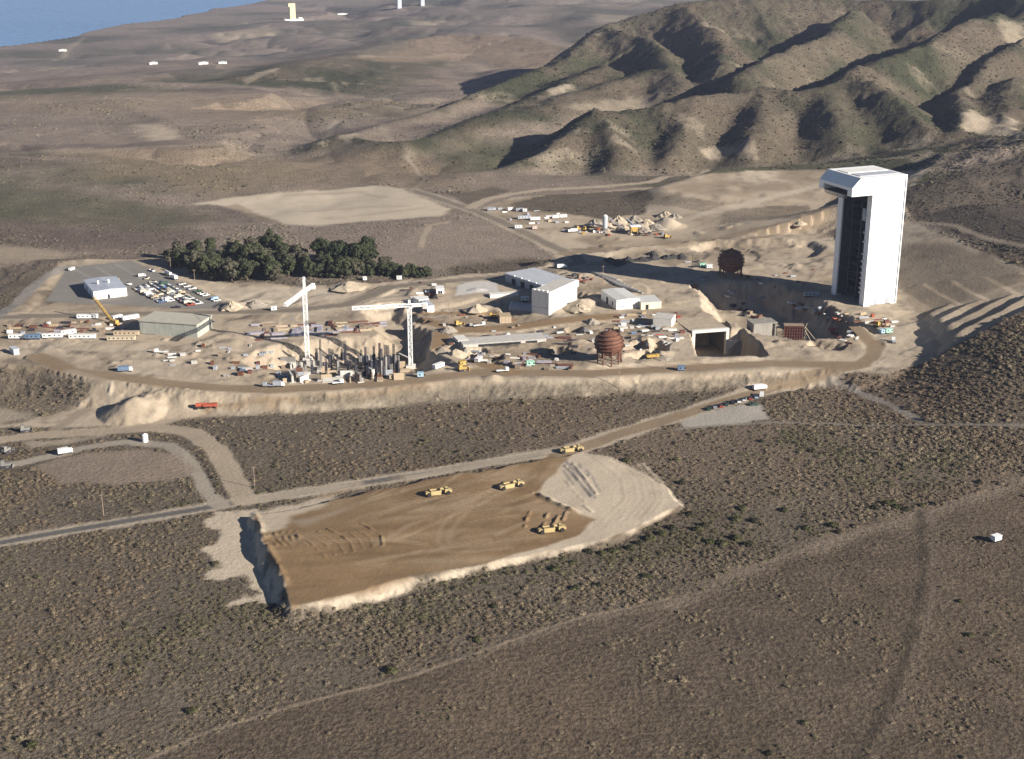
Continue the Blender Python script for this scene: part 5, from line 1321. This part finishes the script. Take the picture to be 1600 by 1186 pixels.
# white tank and lone trailer
x, y, z = ground_pt(227, 690)
t = thing("water_tank", "white upright water tank beside the curved dirt road", "tank", (x, y, z))
MB().tube((0, 0, -.3), (0, 0, 4.2), 1.7, n=16).build("shell", WHITE, t); MB().tube((0, 0, 4.2), (0, 0, 5.0), 1.7, .3, n=16).build("dome", WHITE, t); MB().bar((1.8, 0, 0), (1.8, 0, 4.6), .3).build("ladder", STEEL, t)
x, y, z = ground_pt(1556, 846)
t = thing("box_trailer", "lone white box on wheels in the open grassland", "trailer", (x, y, z), .5)
MB().box(-2.2, 2.2, -1.4, 1.4, 1.0, 3.2).build("body", WHITE, t); MB().box(-2.3, 2.3, -1.5, 1.5, 3.2, 3.4).build("roof", WHITE, t); MB().bar((2.2, 0, .9), (4.0, 0, .7), .25).build("drawbar", STEEL, t)
for q in wheel_set((-.8, .8), 1.2, .5, .3): q.build("wheel", TYRE, t)
# mobile crane
x, y, z = ground_pt(178, 508)
t = thing("mobile_crane", "yellow mobile crane with raised boom in the left yard", "crane", (x, y, z), 2.6)
MB().box(-5, 5, -1.4, 1.4, .9, 1.8).build("carrier", YELL, t); MB().box(-3.5, 1, -1.5, 1.5, 1.8, 4.0).build("house", YELL, t); MB().box(.2, 1.9, .4, 1.5, 1.8, 3.7).build("cab", YELLP, t)
lattice(MB(), (1, 0, 2.2), (18, 0, 18), 1.2, 10, .3, .18).build("boom", YELL, t)
for q in wheel_set((-4, -2.4, 2.4, 4), 1.3, .65, .5): q.build("wheel", TYRE, t)

# ------------------------------------------------------------------ batch plant
x, y, z = ground_pt(945, 364)
t = thing("cement_silo", "pale grey cement silo with conveyor in the batch plant", "silo", (x, y, z))
MB().tube((0, 0, 5), (0, 0, 16), 2.3, n=14).build("silo_body", ROOFG, t); MB().tube((0, 0, 2.4), (0, 0, 5), .7, 2.3, n=14).build("hopper_cone", ROOFG, t); MB().tube((0, 0, 16), (0, 0, 17.2), 2.3, .6, n=14).build("silo_cap", WHITE2, t)
for a in range(4): MB().bar((2 * math.cos(a * 1.57 + .7), 2 * math.sin(a * 1.57 + .7), -.5), (2 * math.cos(a * 1.57 + .7), 2 * math.sin(a * 1.57 + .7), 6), .35).build("leg", STEEL, t)
lattice(MB(), (2, 1, 15), (18, 8, 2), 1.4, 8, .35, .2).build("conveyor", STEEL, t)
x, y, z = ground_pt(990, 366)
t = thing("aggregate_hopper", "yellow and white aggregate hopper beside the gravel heaps", "hopper", (x, y, z), .2)
MB().prism([(-1.5, 3), (1.5, 3), (3.5, 7.5), (-3.5, 7.5)], -3, 3).build("bin", YELL, t); MB().box(-3.7, 6, -3.2, 3.2, 7.5, 8.3).build("deck", WHITE, t)
for sx_ in (-3, 3):
    for sy_ in (-2.6, 2.6): MB().box(sx_ - .25, sx_ + .25, sy_ - .25, sy_ + .25, -.5, 7.4).build("leg", YELL, t)
MB().bar((0, 0, 8.6), (-6, 6, 14), .8).build("chute", ROOFG, t)

def heap_mesh(seed, rough=.22):
    r = random.Random(seed); b = MB(); V = [(0, 0, 1)]; Fs = []; n = 14
    for k, (rr, h_) in enumerate(((.28, .74), (.55, .45), (.82, .16), (1.08, -.12))):
        for i in range(n):
            f = 1 + r.uniform(-rough, rough); a = i * 2 * math.pi / n + r.uniform(-.1, .1)
            V.append((rr * f * math.cos(a), rr * f * math.sin(a), h_ * (1 + r.uniform(-rough, rough))))
    Fs += [(0, 1 + i, 1 + (i + 1) % n) for i in range(n)]
    for k in range(3): Fs += [(1 + k * n + i, 1 + (k + 1) * n + i, 1 + (k + 1) * n + (i + 1) % n, 1 + k * n + (i + 1) % n) for i in range(n)]
    return b.add(V, Fs)
HEAP = [heap_mesh(k).mesh("heap", GRAVEL) for k in range(3)]; HEAPB = [heap_mesh(k + 9).mesh("dark_heap", BLACKP) for k in range(3)]; HEAPS = [heap_mesh(k + 19).mesh("sand_heap", SANDM) for k in range(3)]
def heap(px, py, r, h_, me, label, group=None, name="gravel_heap", sy=1.0, rot=0):
    x, y, z = ground_pt(px, py); o = bpy.data.objects.new(name, me); COL.objects.link(o)
    o.location = (x, y, z - .1); o.scale = (r, r * sy, h_); o.rotation_euler = (0, 0, rot); tag(o, label, "heap", group); return o
for k, (px, py) in enumerate([(953, 408), (966, 411), (982, 407), (1003, 407), (1021, 404), (1020, 398), (1042, 404), (1052, 403), (1065, 402)]):  # row of dark blobs, each built as a near-black heap
    heap(px, py, 7.5, 3.6, HEAPB[k % 3], "dark heap in the line of heaps left of the far ball tank", "dark heaps in a line", "dark_heap", .8, k)
for k, (px, py, r, h_) in enumerate([(930, 350, 9, 5), (966, 346, 9, 6), (992, 347, 10, 7), (1012, 350, 9, 5), (1025, 356, 11, 4), (1040, 338, 10, 5), (1055, 340, 8, 4), (975, 357, 7, 4), (1006, 360, 8, 3)]):
    heap(px, py, r, h_, (HEAP, HEAPS)[k % 2][k % 3], "grey and tan aggregate heap around the batch plant", "aggregate heaps", rot=k)
for k, (px, py, r, h_, lb) in enumerate([(745, 484, 8, 4.5, "pale sand heap left of the arched hut"), (700, 517, 8, 4, "churned earth heap at the left end of the brown track"), (905, 482, 10, 4, "rocky earth heap below the tall block's right side"), (690, 553, 8, 5, "grey earth heap right of the deep pit"), (712, 556, 9, 5, "larger grey earth heap by the brown ramp"), (925, 505, 7, 4, "dark earth heap above the front ball tank"), (545, 449, 13, 5, "pale sand heap below the tree line"), (400, 476, 9, 4, "pale earth heap beside the road right of the lot"), (362, 480, 9, 5, "dark topped earth heap at the lot exit"), (1035, 560, 7, 2.5, "low earth heap left of the portal"), (1250, 350, 7, 3, "dark heap on the bench left of the tower")]):
    heap(px, py, r, h_, (HEAPS, HEAP)[k % 2][k % 3], lb, None, "earth_heap", .85, k)

# ------------------------------------------------------------------ materials and gear lying about the site
def stack_mesh(kind, L_, W_, H2, seed):
    r = random.Random(seed); b = MB()
    if kind == 'board':
        nz = max(2, int(H2 / .45)); nx = max(2, int(W_ / .9))
        for k in range(nz):
            for j in range(nx):
                o = r.uniform(-.25, .25); y0 = -W_ / 2 + j * W_ / nx
                b.box(-L_ / 2 + o, L_ / 2 + o, y0 + .04, y0 + W_ / nx - .04, k * H2 / nz, (k + 1) * H2 / nz - .05)
    elif kind == 'pipe':
        rad = .42; n = max(2, int(W_ / (2 * rad)))
        for k in range(max(1, int(H2 / (rad * 1.75)))):
            for j in range(n - k): 
                yy = -W_ / 2 + rad + (j + k * .5) * 2 * rad; b.tube((-L_ / 2 + r.uniform(-.2, .2), yy, rad + k * rad * 1.74), (L_ / 2 + r.uniform(-.2, .2), yy, rad + k * rad * 1.74), rad * .96, n=7)
    elif kind == 'beam':
        for j in range(max(2, int(W_ / .8))):
            yy = -W_ / 2 + j * .8; b.box(-L_ / 2 + r.uniform(-.8, .8), L_ / 2, yy, yy + .4, .15, .15 + H2 * r.uniform(.5, 1))
    elif kind == 'crate':
        b.box(-L_ / 2, L_ / 2, -W_ / 2, W_ / 2, .12, H2)
        for q in (-1, 0, 1): b.box(q * L_ * .42 - .15, q * L_ * .42 + .15, -W_ / 2 - .06, W_ / 2 + .06, 0, H2 + .06)
    elif kind == 'form':
        b.box(-L_ / 2, L_ / 2, -.25, .25, 0, H2)
        for q in np.arange(-L_ / 2 + .3, L_ / 2, 1.2): b.box(q - .12, q + .12, .25, .6, 0, H2 * .95)
        for q in np.arange(.6, H2, 1.4): b.box(-L_ / 2 - .1, L_ / 2 + .1, -.4, -.25, q, q + .2)
    return b
SM = {}
def stack(kind, px, py, rot, L_, W_, H2, mat, label, group, name, cat, var=0):
    key = (kind, round(L_), round(W_), round(H2 * 2), mat.name, var % 2)
    if key not in SM: SM[key] = stack_mesh(kind, L_, W_, H2, hash(key[:4]) % 1000 if False else int(L_ * 7 + W_ * 3 + var)).mesh(name, mat)
    x, y, z = ground_pt(px, py); o = bpy.data.objects.new(name, SM[key]); COL.objects.link(o)
    o.location = (x, y, z - .05); o.rotation_euler = (0, 0, rot); return tag(o, label, cat, group)
MATW = {'rust red': REDST, 'rusty': RUST, 'pale timber': WOOD, 'weathered timber': WOODO, 'grey': GREYM, 'white': WHITE2, 'tan': TAN, 'galvanised': LILAC, 'dark': DARKST, 'concrete': CONC, 'blue': BLUEP, 'orange': ORNG, 'yellow': YELL}
NM = {'board': ('timber_stack', 'stack of boards', 'timber stack'), 'pipe': ('pipe_stack', 'stack of pipes', 'pipe stack'), 'beam': ('beam_bundle', 'bundle of long beams', 'beam bundle'), 'crate': ('storage_crate', 'banded storage crate', 'crate'), 'form': ('shuttering_stand', 'upright shuttering stand', 'shuttering')}
rz = random.Random(11)
def zone(poly, n, kinds, mats, where, rot, Ls=(4, 12), seed=0, hmax=2.4):
    rr = random.Random(seed); xs = [p[0] for p in poly]; ys = [p[1] for p in poly]; k = 0; tries = 0; used = []
    while k < n and tries < 4000:
        tries += 1
        px, py = rr.uniform(min(xs), max(xs)), rr.uniform(min(ys), max(ys))
        if not inside(np.array([px]), np.array([py]), poly)[0]: continue
        if any(abs(px - a) < 7 and abs(py - b_) < 3 for a, b_ in used): continue
        used.append((px, py)); kd = rr.choice(kinds); mt = rr.choice(mats)
        L_ = .8 * rr.choice((Ls[0], (Ls[0] + Ls[1]) / 2, Ls[1])); 
        if kd == 'crate': L_, W_, H2 = rr.choice((2.2, 3.6)), 2.0, rr.choice((1.4, 2.2))
        elif kd == 'form': W_, H2 = 1, rr.choice((3, 4.5)); L_ = min(L_, 7)
        else: W_, H2 = rr.choice((1.6, 2.4, 3.6)), rr.choice((.7, 1.2, hmax * .8))
        nm, ph, ct = NM[kd]
        if mt in ('pale timber', 'weathered timber') and kd in ('pipe',): kd2 = 'rusty'
        stack(kd, px, py, rot + rr.choice((0, 0, 0, 1.57)) + rr.uniform(-.12, .12), L_, W_, H2, MATW[mt], f"{mt} {ph} lying {where}" if kd not in ('form',) else f"{mt} {ph} standing {where}", f"{mt} {ct}s {where}", nm, ct, k)
        k += 1
zone([(10, 508), (110, 502), (200, 506), (200, 518), (110, 522), (10, 524)], 40, ('board', 'pipe', 'beam', 'crate', 'crate'), ('rusty', 'rust red', 'pale timber', 'weathered timber', 'grey', 'galvanised', 'tan', 'weathered timber', 'dark', 'white'), "in the left storage yard", .05, (4, 10), 1)
zone([(395, 508), (600, 500), (600, 510), (560, 522), (400, 532)], 52, ('board', 'beam', 'pipe', 'board'), ('rust red', 'rusty', 'galvanised', 'weathered timber', 'tan', 'galvanised', 'grey'), "on the laydown strip above the left pit slope", .12, (6, 14), 2, 1.6)
zone([(430, 580), (460, 570), (600, 566), (640, 572), (630, 596), (440, 600)], 60, ('form', 'crate', 'board', 'beam', 'form'), ('dark', 'weathered timber', 'grey', 'tan', 'concrete', 'rusty', 'white'), "among the columns in the left pit", .1, (3, 8), 3)
zone([(705, 548), (860, 550), (900, 575), (850, 578), (770, 572), (720, 560)], 40, ('board', 'beam', 'pipe', 'crate'), ('rust red', 'rusty', 'grey', 'white', 'concrete', 'weathered timber', 'galvanised'), "between the covered trench and the front road", -.15, (4, 12), 4)
zone([(730, 526), (850, 524), (900, 532), (900, 545), (860, 534), (730, 531)], 16, ('beam', 'board', 'pipe'), ('rust red', 'grey', 'dark', 'rusty'), "along the back of the covered trench", 0, (6, 12), 5, 1.2)
zone([(960, 490), (1060, 488), (1060, 500), (1015, 512), (1080, 520), (1060, 530), (960, 520)], 42, ('board', 'crate', 'beam', 'pipe'), ('rust red', 'white', 'grey', 'concrete', 'galvanised', 'orange', 'weathered timber', 'pale timber', 'blue'), "in front of the white hall", .1, (4, 9), 6)
zone([(1230, 470), (1300, 484), (1345, 490), (1400, 500), (1395, 512), (1330, 505), (1240, 485)], 34, ('board', 'beam', 'crate', 'pipe'), ('white', 'concrete', 'grey', 'rust red', 'pale timber', 'orange', 'rusty'), "around the foot of the white tower", .35, (4, 9), 7)
zone([(1290, 512), (1330, 520), (1350, 540), (1320, 536)], 10, ('beam', 'board'), ('orange', 'rust red', 'concrete', 'white'), "right of the red steel frame pit", -.5, (4, 8), 8)
zone([(760, 326), (850, 328), (900, 338), (890, 350), (820, 352), (790, 345)], 18, ('crate', 'board', 'pipe'), ('white', 'grey', 'galvanised', 'rusty', 'tan'), "in the upper trailer yard", .2, (4, 8), 9)
zone([(880, 352), (1000, 362), (1060, 362), (1020, 370), (930, 369), (880, 362)], 20, ('crate', 'board', 'beam'), ('white', 'orange', 'grey', 'yellow', 'rusty', 'dark'), "along the front of the batch plant", .1, (3, 6), 10)
zone([(880, 428), (930, 430), (920, 445), (890, 440)], 12, ('beam', 'board', 'crate'), ('rusty', 'dark', 'orange', 'weathered timber', 'rust red'), "right of the grey roofed hall", .8, (4, 9), 12)
zone([(640, 425 + 12), (700, 447), (690, 470), (640, 468)], 10, ('board', 'crate', 'pipe'), ('rust red', 'white', 'grey', 'weathered timber'), "around the small white sheds", .2, (4, 8), 13)
zone([(955, 524), (1060, 522), (1075, 535), (1010, 550), (975, 540)], 10, ('board', 'crate'), ('white', 'rusty', 'concrete', 'weathered timber'), "on the bare ground left of the portal", .3, (3, 7), 14)
zone([(330, 568), (420, 566), (430, 580), (340, 590)], 14, ('crate', 'board', 'beam'), ('rust red', 'blue', 'grey', 'concrete', 'rusty', 'yellow'), "on the bank left of the pit", .1, (3, 8), 15)
zone([(1130, 470), (1180, 475), (1200, 500), (1160, 500)], 8, ('beam', 'board'), ('rusty', 'weathered timber', 'dark'), "down the shaded side of the mount pit", .8, (5, 9), 16)
zone([(660, 525), (720, 492), (860, 512), (960, 500), (1050, 515), (1060, 560), (930, 545), (880, 560), (720, 552)], 60, ('crate', 'board', 'beam', 'pipe'), ('weathered timber', 'concrete', 'rusty', 'grey', 'dark', 'white'), "strewn over the middle of the site", .2, (2, 6), 21, 1.2)
zone([(1060, 400), (1120, 440), (1270, 420), (1280, 450), (1190, 470), (1090, 460)], 18, ('crate', 'board', 'beam'), ('weathered timber', 'grey', 'white', 'blue', 'rusty'), "in the tower shadow below the far ball tank", .3, (3, 7), 22, 1.4)
zone([(250, 545), (400, 535), (430, 556), (340, 566), (260, 572)], 22, ('crate', 'board', 'beam', 'pipe'), ('weathered timber', 'concrete', 'rusty', 'grey', 'white'), "on the sandy slope below the grey-green warehouse", .1, (2, 6), 23, 1.2)
# precast beams beside the tower shadow
for k in range(9):
    px, py = 930 + k * 5.5, 427 + k * 2.9
    stack('beam', px + 12, py + 4, -.9, 26, 1.6, 1.8, CONC, "long grey precast beam in the rack beside the tower shadow", "precast beams", "precast_beam", "beam", k)
# columns of the foundation pit
for k, (px, py, h_) in enumerate([(502, 578, 21), (510, 584, 12), (540, 570, 17), (549, 576, 10), (556, 582, 9), (585, 572, 14), (597, 590, 19), (600, 590, 13), (607, 578, 17), (520, 566, 9), (535, 562, 8), (495, 562, 8), (470, 572, 7), (575, 592, 9), (588, 586, 10), (612, 585, 12), (565, 568, 10), (530, 590, 7), (478, 580, 8), (488, 584, 9), (516, 576, 14), (528, 578, 11), (572, 578, 16), (580, 582, 12), (603, 584, 20), (616, 578, 18), (622, 584, 15), (594, 574, 17), (545, 586, 9)]):
    x, y, z = ground_pt(px, py)
    t = thing("rebar_column", "dark upright reinforcing column in the left pit", "column", (x, y, z), .1 * k, "columns in the left pit")
    MB().box(-.8, .8, -.8, .8, -.5, h_ * .6).build("cast_base", DARKST if k % 3 else CONCD, t)
    cg = MB()
    for sx_ in (-.5, .5):
        for sy_ in (-.5, .5): cg.bar((sx_, sy_, h_ * .5), (sx_, sy_, h_), .22)
    for q in np.arange(h_ * .55, h_, .9): cg.box(-.55, .55, -.55, .55, q, q + .14)
    cg.build("rebar_cage", DARKST, t)
for k, (px, py, L_, h_, r) in enumerate([(455, 594, 12, 5, 1.9), (463, 592, 10, 5, 1.9), (475, 596, 8, 4, 1.0), (578, 588, 9, 6, 2.1), (560, 594, 10, 5, 2.0), (540, 588, 9, 4, .1), (520, 596, 12, 3, .05), (590, 578, 8, 8, 1.9), (632, 566, 14, 5, 2.2), (485, 572, 16, 4, .05), (450, 566, 10, 4, .05), (572, 568, 9, 6, .1), (615, 575, 8, 9, .1)]):
    x, y, z = ground_pt(px, py)
    t = thing("foundation_wall", "partly cast grey foundation wall in the left pit", "wall", (x, y, z - .3), r, "cast walls in the left pit")
    MB().box(-L_ / 2, L_ / 2, -.6, .6, 0, h_).build("cast_wall", (CONC, CONCD, CONCW)[k % 3], t); MB().box(-L_ / 2 - .3, L_ / 2 + .3, -2, 2, -.6, .8).build("strip_footing", CONC, t)
    MB().box(-L_ / 2, L_ / 2, .6, .8, 0, h_ * .9).build("formwork", WOODO, t)
# poles and small masts
def pole(px, py, h_, label, group="utility poles"):
    x, y, z = ground_pt(px, py)
    t = thing("utility_pole", label, "pole", (x, y, z), .3, group)
    MB().tube((0, 0, -.5), (0, 0, h_), .22, .14, 8).build("post", WOODO, t); MB().box(-1.3, 1.3, -.08, .08, h_ - .9, h_ - .7).build("cross_arm", WOODO, t)
for px, py, h_, lb in [(162, 806, 12, "wooden utility pole beside the asphalt road at left"), (398, 762, 12, "wooden utility pole by the road junction left of the fill pad"), (732, 634, 12, "wooden utility pole in the scrub below the site bank"), (967, 608, 12, "wooden utility pole at the right foot of the site bank"), (942, 446, 16, "tall pole among the precast beams"), (1081, 424, 14, "tall pole at the edge of the tower shadow"), (1040, 577, 10, "short pole on the front bank above the blue cabin"), (305, 448, 14, "pole at the tree edge of the car park"), (267, 424, 12, "pole between the car park and the trees"), (702, 498, 12, "pole on the pale ground left of the brown track")]:
    pole(px, py, h_, lb)

# ------------------------------------------------------------------ far things
x, y, z = ground_pt(457, 31)
t = thing("launch_tower", "pale yellow launch tower on the far coastal plain", "tower", (x, y, z), .4)
YT = M("pale_yellow_tower", (.66, .58, .34), .7, .06, .1)
MB().box(-9, 9, -9, 9, -2, 42).build("shaft", YT, t); MB().box(-14, 9, -9.5, 9.5, 42, 52).build("head", YT, t); MB().box(-28, 34, -12, 12, -3, 3).build("podium", WHITE2, t); MB().box(20, 32, -8, 8, 3, 7).build("annex", WHITE2, t)
for px, py, h_, lb in [(624, 13, 60, "far grey launch tower left of the pair on the skyline"), (660, 9, 55, "far grey launch tower right of the pair on the skyline")]:
    x, y, z = ground_pt(px, py); h_ = min(max(h_, 30), 60)
    t = thing("launch_tower", lb, "tower", (x, y, z), .3); MB().box(-7, 7, -7, 7, -3, h_).build("shaft", ROOFG, t); MB().box(-9, 9, -9, 9, h_ * .8, h_ * .8 + 5).build("head", WHITE2, t)
for px, py, s_, lb in [(240, 100.5, 14, "far white building at the left of the coastal pair"), (318, 100.5, 16, "far white building right of the coastal pair"), (348, 99.5, 14, "far dark roofed building at the end of the coastal road"), (98, 80, 16, "far white strip of sheds near the coast"), (535, 23, 30, "far white shed group right of the yellow tower")]:
    x, y, z = ground_pt(px, py); t = thing("far_building", lb, "building", (x, y, z), .2)
    s_ *= .6; MB().box(-s_, s_, -s_ * .5, s_ * .5, -2, 4).build("wall", WHITE2, t); MB().prism([(-s_ - 1, 4), (s_ + 1, 4), (0, 5.5)], -s_ * .5 - 1, s_ * .5 + 1).build("roof", ROOFG if 'dark' in lb else WHITE2, t); MB().box(-1, 1, -s_ * .5 - .3, -s_ * .5 + .2, 0, 2.5).build("door", GREYM, t)

# ------------------------------------------------------------------ trees: the grove behind the site
LEAF = [leaf_mat("eucalypt_leaf", (.028, .034, .018), (.05, .058, .028), (.085, .088, .045)), leaf_mat("eucalypt_leaf_grey", (.05, .05, .035), (.08, .076, .05), (.115, .10, .068)), leaf_mat("dark_tree_leaf", (.018, .024, .013), (.034, .042, .02), (.055, .064, .03))]
def tree_meshes(seed, h_, rx, bushy):
    r = random.Random(seed); tr = MB()
    tr.tube((0, 0, -.8), (.2, .1, h_ * .45), .5, .3, 7); tr.tube((.2, .1, h_ * .45), (0, .3, h_ * .8), .3, .1, 6)
    lobes = []
    for k in range(11):
        a = r.uniform(0, 6.28); q = rx * r.uniform(.2, .75); zz = h_ * r.uniform(.2 if bushy else .3, .88)
        lobes.append((q * math.cos(a), q * math.sin(a), zz, rx * r.uniform(.35, .6)))
        tr.tube((.1, .1, h_ * .35), (q * math.cos(a) * .8, q * math.sin(a) * .8, zz - 1), .18, .06, 5)
    lobes.append((0, 0, h_ * .9, rx * .4))
    cr = MB()
    for (x, y, z, R) in lobes:
        for k in range(150):
            d = Vector((r.gauss(0, 1), r.gauss(0, 1), r.gauss(0, 1))).normalized(); q = R * r.uniform(.55, 1.08)
            c = Vector((x, y, z)) + Vector((d.x * q, d.y * q, d.z * q * .8)); s = r.uniform(.45, 1.05)
            n = (d + Vector((r.uniform(-.7, .7), r.uniform(-.7, .7), r.uniform(-.3, .9)))).normalized()
            u = n.orthogonal().normalized() * s; w = n.cross(u).normalized() * s * r.uniform(.6, 1)
            cr.add([c - u, c - w, c + u, c + w], [(0, 1, 2, 3)])
    return tr.mesh("trunk", BARK), cr
TREES = []
for k in range(7):
    h_ = (13, 15, 11, 16, 13, 10, 15)[k]; tm_, cr = tree_meshes(70 + k, h_, (5.8, 6.4, 6.0, 6.6, 5.4, 5.4, 7.6)[k], k in (2, 5, 6))
    me = bpy.data.meshes.new("crown"); me.from_pydata(cr.v, [], cr.f); me.materials.append(LEAF[(0, 1, 0, 0, 1, 2, 2)[k]]); TREES.append((tm_, me))
def tree(px, py, v, s, label, group, rot):
    x, y, z = ground_pt(px, py)
    t = thing("grove_tree", label, "tree", (x, y, z - .1), rot, group); t.scale = (s, s, s * rt.uniform(.9, 1.15))
    for nm, me in (("trunk", TREES[v][0]), ("crown", TREES[v][1])):
        o = bpy.data.objects.new(nm, me); COL.objects.link(o); o.parent = t
rt = random.Random(5)
GROVE = [[(258, 410), (300, 397), (420, 393), (470, 403), (520, 425), (500, 434), (430, 440), (330, 441), (300, 428), (270, 420)], [(480, 430), (540, 424), (600, 420), (612, 430), (560, 436), (480, 437)], [(498, 412), (530, 400), (570, 405), (585, 415), (540, 420), (505, 418)], [(605, 432), (640, 428), (668, 432), (640, 436)]]
for gi_, (poly, n_) in enumerate(zip(GROVE, (96, 26, 18, 14))):
    xs = [p[0] for p in poly]; ys = [p[1] for p in poly]; k = 0; used = []
    lb = ["leafy tree in the dense grove behind the car park", "tree in the front belt of the grove behind the cranes", "dark tree in the tall round clump at the grove's right", "short tree in the thin tail of the grove beside the road"][gi_]
    for tries in range(5000):
        if k >= n_: break
        px, py = rt.uniform(min(xs), max(xs)), rt.uniform(min(ys), max(ys))
        if not inside(np.array([px]), np.array([py]), poly)[0] or any(abs(px - a) < 6 and abs(py - b_) < 3 for a, b_ in used): continue
        used.append((px, py)); v = rt.choice(((0, 1, 0, 3, 4, 2), (0, 3, 4, 2), (5, 6, 6), (5, 2, 0))[gi_])
        lb2 = lb if gi_ else lb.replace("in the dense", "in the " + ("left part of the dense" if px < 330 else "middle of the dense" if px < 400 else "right part of the dense"))
        grp = ("trees of the main grove" + (", left" if px < 330 else ", middle" if px < 400 else ", right"), "trees of the front belt", "trees of the dark clump", "trees of the grove tail")[gi_]
        tree(px, py, v, rt.uniform(.6, 1.2) * (.75 if gi_ == 3 else 1.3 if gi_ == 2 else .9 if gi_ == 1 else 1.0), lb2, grp, rt.uniform(0, 6.28)); k += 1
# single shrubs that stand out
GB = [bush_mesh("shrub_shape", 990 + k, 5, 2, 120) for k in range(3)]
GBM = [leaf_mat("green_shrub", (.03, .032, .015), (.055, .055, .025), (.085, .08, .04)), leaf_mat("dark_shrub", (.022, .022, .014), (.04, .037, .022), (.06, .052, .032))]
for k, me in enumerate(GB): me.materials.append(GBM[k % 2])
SH = [(610, 1050, 2.6), (612, 1046, 2.2), (868, 890, 2.6), (1385, 788, 3.0), (1366, 794, 2.6), (1402, 794, 2.8), (1395, 786, 2.4), (1415, 797, 2.3), (1225, 798, 2.4), (1270, 706, 2.2), (1078, 804, 2.4), (1150, 812, 2.6), (1300, 822, 2.6), (1310, 832, 2.2), (1260, 826, 2.6), (1090, 828, 2.8), (1100, 822, 2.6), (1130, 850, 3), (1150, 842, 3), (1170, 852, 2.6), (1110, 848, 2.6), (1160, 795, 2.6), (1180, 815, 2.6), (1475, 705, 2), (1410, 714, 2), (1530, 754, 2.2), (1440, 790, 2), (985, 858, 2.6), (1000, 850, 2.6), (1015, 842, 3), (1035, 835, 2.6), (1050, 826, 2.8), (960, 862, 2.8), (940, 866, 2.4), (920, 862, 2.2), (895, 880, 2.0), (746, 1000, 2.4), (772, 948, 2.0), (1010, 902, 2.4), (900, 920, 2.4), (935, 915, 2), (300, 1112, 2.4), (50, 1165, 2.6), (1202, 1178, 1.8), (1515, 993, 1.8), (1500, 940, 1.6), (1190, 690, 2), (980, 720, 2.6), (1055, 720, 2.2), (1065, 755, 2.4)]
for k, (px, py, s) in enumerate(SH):
    x, y, z = ground_pt(px, py); o = bpy.data.objects.new("shrub", GB[k % 3]); COL.objects.link(o)
    o.location = (x, y, z - .2); o.rotation_euler = (0, 0, k * 1.7); o.scale = (s, s * .9, s * .8)
    where = "along the sandy lower edge of the fill pad" if 880 < px < 1070 and 815 < py < 885 else "in the cluster on the pale track at right" if 1340 < px < 1450 and 780 < py < 800 else "in the green patch right of the fill pad" if 1070 < px < 1320 and 790 < py < 856 else "standing alone near the bottom of the open slope" if py > 895 else "standing alone in the scrub below the level track"
    tag(o, "dark green rounded shrub " + where, "shrub", "dark green shrubs " + where)
